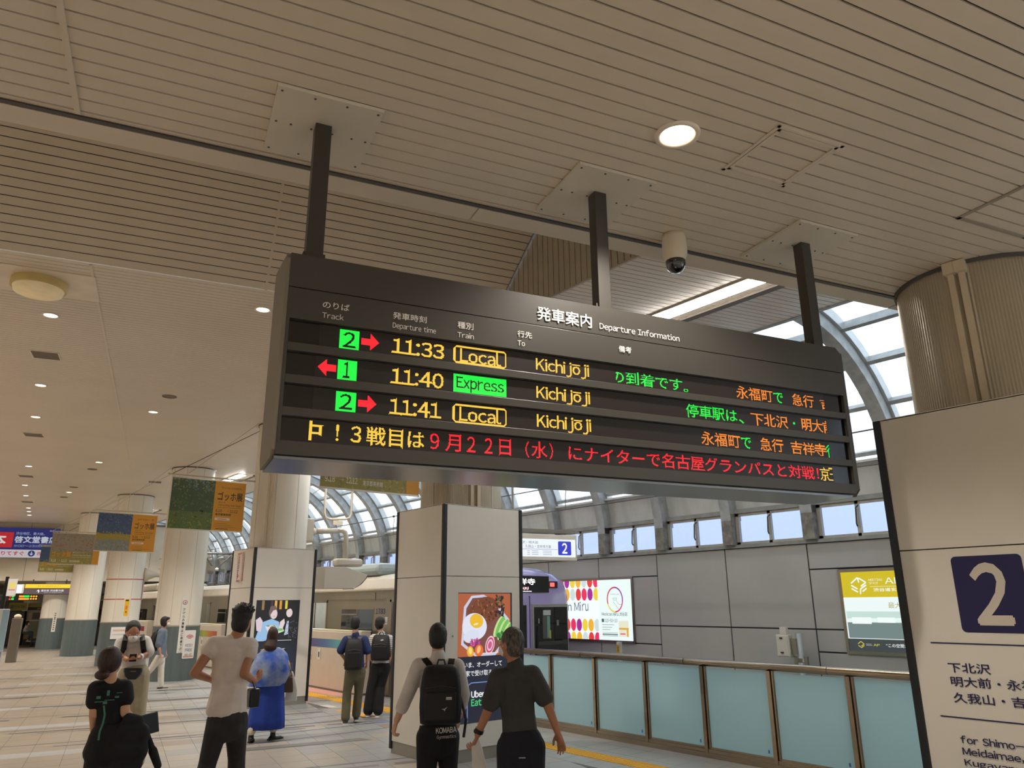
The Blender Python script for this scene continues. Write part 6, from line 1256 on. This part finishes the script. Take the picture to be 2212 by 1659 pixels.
# --- man in the navy shirt
G = (6.33, 12.28); q = Fig('man in navy polo shirt and olive trousers with black backpack walking to the train', G, 1.71, -4, 12, vox=.010)
q.j(head=(768,1347,.02), shL=(748,1383,0), shR=(787,1382,0), elL=(735,1408,-.02), wrL=(742,1420,.12), elR=(795,1409,-.02), wrR=(793,1428,.02), hipL=(758,1452,0), hipR=(777,1451,0), knL=(750,1493,-.02), knR=(775,1490,.06), anL=(747,1537,-.08), anR=(770,1531,.08))
q.ground(0,.03); q.build(HB, 'short', hands=(('L', None, 1.), ('R', None, .8)))
m = MB(); q.torso(m, .018, hem=(q.J['hipL']+q.J['hipR'])/2+V(0,0,.03), w=1.05); q.arm(m, 'L', .024, .85); q.arm(m, 'R', .024, .85); cn = (q.J['shL']+q.J['shR'])/2; cap(m, cn+V(0,0,.03), cn+V(0,0,.09), .07, .062); q.mk('polo_shirt', m, fabric('navy_polo_fabric', (34,48,92), .15), .010)
m = MB(); hp = (q.J['hipL']+q.J['hipR'])/2; cap(m, hp+V(0,0,.05), hp-V(0,0,.06), .155, .16, .72, q.x); q.leg(m, 'L', .018, 1.98, .02); q.leg(m, 'R', .018, 1.98, .02); q.mk('trousers', m, fabric('olive_trousers', (92,86,64), .12), .010)
q.shoes(M_black, M_white)
pack('tall black backpack worn by the man in navy', q.G+q.at(764,1413,-.16), q.f, .30, .50, .17, M_pack, (q.G+q.J['shL']*.7+cn*.3, q.G+q.J['shR']*.7+cn*.3))
# --- youth in the striped shirt
G = (6.72, 12.25); G = (7.0, 12.75); q = Fig('youth in white striped shirt and black trousers with black backpack beside the train door', G, 1.70, 10, 34, vox=.010)
q.j(head=(822,1348,.02), shL=(806,1379,0), shR=(841,1380,0), elL=(799,1406,0), wrL=(803,1425,.12), elR=(848,1405,.02), wrR=(843,1421,.12), hipL=(813,1442,0), hipR=(831,1442,0), knL=(802,1483,.0), knR=(822,1483,.02), anL=(796,1522,.02), anR=(817,1526,-.04))
q.ground(0,0); q.build(HB, 'thick', hands=(('L', None, 1.), ('R', None, 1.)))
stripe = bpy.data.materials.new('white_striped_cotton'); stripe.use_nodes = True; N = stripe.node_tree.nodes; L_ = stripe.node_tree.links; wv = N.new('ShaderNodeTexWave'); wv.bands_direction = 'Z'; wv.inputs['Scale'].default_value = 9; wv.inputs['Distortion'].default_value = 1.5; tc = N.new('ShaderNodeTexCoord'); rp = N.new('ShaderNodeValToRGB'); rp.color_ramp.elements[0].position = .12; rp.color_ramp.elements[1].position = .22; rp.color_ramp.elements[0].color = (*lin((110,112,116)), 1); rp.color_ramp.elements[1].color = (*lin((216,212,206)), 1)
L_.new(tc.outputs['Object'], wv.inputs['Vector']); L_.new(wv.outputs['Fac'], rp.inputs[0]); L_.new(rp.outputs[0], N['Principled BSDF'].inputs['Base Color']); N['Principled BSDF'].inputs['Roughness'].default_value = .85
m = MB(); q.torso(m, .018, hem=(q.J['hipL']+q.J['hipR'])/2+V(0,0,.05), w=1.05); q.arm(m, 'L', .024, .8); q.arm(m, 'R', .024, .8); cn = (q.J['shL']+q.J['shR'])/2; cap(m, cn+V(0,0,.03), cn+V(0,0,.09), .07, .062); q.mk('striped_shirt', m, stripe, .010)
m = MB(); hp = (q.J['hipL']+q.J['hipR'])/2; cap(m, hp+V(0,0,.05), hp-V(0,0,.06), .15, .16, .72, q.x); q.leg(m, 'L', .026, 1.98, .03); q.leg(m, 'R', .026, 1.98, .03); q.mk('trousers', m, BLKP, .010); q.shoes(M_black, M_white)
pack('round-topped black backpack with a small white emblem on the youth in stripes', q.G+q.at(822,1399,-.16), q.f, .34, .44, .17, M_pack, (q.G+q.J['shL']*.7+cn*.3, q.G+q.J['shR']*.7+cn*.3), extra=lambda t, x, f, b: logo(t, b*.10+V(0,0,.12), x, V(0,0,1), lambda p: p.poly([(0,.01),(.05,.03),(.07,.01),(.03,0)], (220,220,220))))
# --- man looking at his phone
G = (2.44, 10.73); q = Fig('man in white short-sleeved shirt looking down at his phone, wearing a waist pouch', G, 1.72, 180, 172, look=-.45, vox=.009, skin=SKT)
q.j(head=(287,1366,-.05), shL=(263,1388,0), shR=(313,1387,0), elL=(256,1412,-.05), wrL=(274,1425,-.22), haL=(284,1423,-.27), elR=(320,1411,-.05), wrR=(301,1420,-.22), haR=(291,1422,-.27), hipL=(276,1459,0), hipR=(302,1459,0), knL=(277,1515,-.02), knR=(301,1515,-.02), anL=(277,1575,0), anR=(301,1572,.0))
q.ground(0,0); q.build(HB, 'thick', hands=(('L', V(0,0,1), .8), ('R', V(0,0,1), .8)), mask=True)
m = MB(); q.torso(m, .020, hem=q.at(289,1450,0), w=1.12); q.arm(m, 'L', .028, .85); q.arm(m, 'R', .028, .85); q.mk('shirt', m, WSH, .009)
m = MB(); hp = (q.J['hipL']+q.J['hipR'])/2; cap(m, hp+V(0,0,.05), hp-V(0,0,.06), .165, .17, .74, q.x); q.leg(m, 'L', .034, 1.98, .04); q.leg(m, 'R', .034, 1.98, .04); q.mk('trousers', m, fabric('stone_trousers', (166,156,132)), .010); q.shoes(M_black, M_white)
for sd_ in (270, 308):
    g = MB(); P_ = [q.at(sd_+ (2 if sd_ < 290 else -2),1377,.02)+V(0,0,.03), q.at(sd_,1385,-.14), q.at(sd_+(-3 if sd_ < 290 else 2),1402,-.165), q.at(sd_+(-9 if sd_ < 290 else 4),1412,-.08)]
    for a_, b_ in zip(P_, P_[1:]): g.bar(a_, b_, .06, .014, up=-q.v)
    g.build('shoulder_strap', M_black, q.t)
t = thing('waist_pouch', 'navy and black waist pouch on the man with the phone', 'pouch', tuple(q.G+q.at(287,1456,-.17))); O = q.at(287,1456,-.17); m = MB()
m.loft([[np.array(p)-O for p in (q.at(a-w_,b,-.14), q.at(a-w_*.9,b,-.22), q.at(a+w_*.9,b,-.22), q.at(a+w_,b,-.14))] for a, b, w_ in ((288,1443,21),(287,1450,21),(285,1461,16),(285,1468,9))]); m.build('pouch_body', mat('navy_black_nylon', (18,22,36), .5), t, bevel=.012); MB().tube([q.at(282,1450,-.225)-O, q.at(294,1450,-.225)-O], .004, 6).build('zip', M_steel, t)
t = thing('phone', 'dark mobile phone held in both hands of the man in white', 'phone', tuple(q.G+q.at(287,1421,-.30))); MB().obox((0,0,0), q.x*.04, unit(-q.v+V(0,0,.8))*.07, unit(q.v*.8+V(0,0,1))*.005).build('phone_body', mat('phone_glass', (16,16,20), .1), t, bevel=.003)
g = MB(); g.tube([q.J['wrR']+unit(q.J['elR']-q.J['wrR'])*.01, q.J['wrR']+unit(q.J['elR']-q.J['wrR'])*.045], .037, 14); g.build('watch', mat('white_watch', (220,220,220), .4), q.t)
# --- man walking in white trousers
G = (5.10, 19.2); q = Fig('man in blue-grey shirt, white trousers and mask walking past the round pillar', G, 1.70, 75, 95, vox=.011)
q.j(head=(357,1343,0), shL=(349,1365,-.16), shR=(354,1365,.16), elL=(342,1391,-.22), wrL=(346,1409,-.22), elR=(352,1390,.22), wrR=(358,1408,.2), hipL=(345,1418,-.08), hipR=(348,1418,.08), knL=(327,1445,.02), knR=(348,1446,.02), anL=(304,1467,.04), anR=(347,1480,.02))
q.build(HB, 'bob', hands=(('L', None, 1.), ('R', None, 1.)), mask=True)
m = MB(); q.torso(m, .024, hem=(q.J['hipL']+q.J['hipR'])/2+V(0,0,.0), w=1.05); q.arm(m, 'L', .028, 1.15); q.arm(m, 'R', .028, 1.15); q.mk('shirt', m, fabric('blue_grey_sheen_shirt', (100,114,134), .2, .6, vs=10), .010)
m = MB(); hp = (q.J['hipL']+q.J['hipR'])/2; cap(m, hp+V(0,0,.03), hp-V(0,0,.06), .14, .14, .8, q.v); q.leg(m, 'L', .012, 1.98, .02); q.leg(m, 'R', .012, 1.98, .02); q.mk('trousers', m, fabric('white_jeans', (222,216,208), .06), .010); q.shoes(M_black, M_white)
pack('black backpack on the man in white trousers', q.G+q.at(333,1385,0), q.f, .30, .42, .18, M_pack)
# --- seated person far away
G = tuple(onz_ for onz_ in (6.94*.86, 54.14*.86)); G = AB(-5.25, 46.5)[:2]; q = Fig('tiny distant seated person in a mask, white top and blue jeans, far left', G, 1.6, 100, 110, vox=.016)
q.j(head=(59.5,1346,0), shL=(57,1354,-.17), shR=(58,1354,.17), elL=(52,1361,-.2), wrL=(60,1364,-.15), elR=(52,1361,.2), wrR=(60,1364,.15), hipL=(54,1367,-.1), hipR=(54,1367,.1), knL=(69,1367,-.1), knR=(68,1367,.1), anL=(68,1382,-.1), anR=(60,1382,.1))
q.build(HB, 'bob', hands=(), mask=True, face=False); m = MB(); q.torso(m, .02); q.arm(m, 'L', .02, 1.5); q.arm(m, 'R', .02, 1.5); q.mk('top', m, WSH, .016); m = MB(); q.leg(m, 'L', .02, 1.9); q.leg(m, 'R', .02, 1.9); q.mk('jeans', m, fabric('blue_grey_jeans', (84,94,108)), .016); q.shoes(M_white, M_white)
x_, y_, z_ = AB(-5.35, 46.5); t = thing('stool', 'dark low bench under the distant seated person', 'bench', (x_, y_, 0), -AR); MB().box(-.3,.25,-.3,.3,.30,.38).build('seat', M_dark, t); MB().box(-.28,-.22,-.26,.26,0,.30).box(.12,.18,-.26,.26,0,.30).build('leg', M_dark, t)
x_, y_, z_ = AB(-4.85, 45.9); t = thing('suitcase', 'small dark suitcase beside the distant seated person', 'suitcase', (x_, y_, 0), -AR); MB().box(-.12,.12,-.15,.15,.04,.5).build('suitcase_body', M_black, t, bevel=.03); MB().tube([(-.05,0,.5),(-.05,0,.75),(.05,0,.75),(.05,0,.5)], .01, 6).build('handle', M_steel, t)
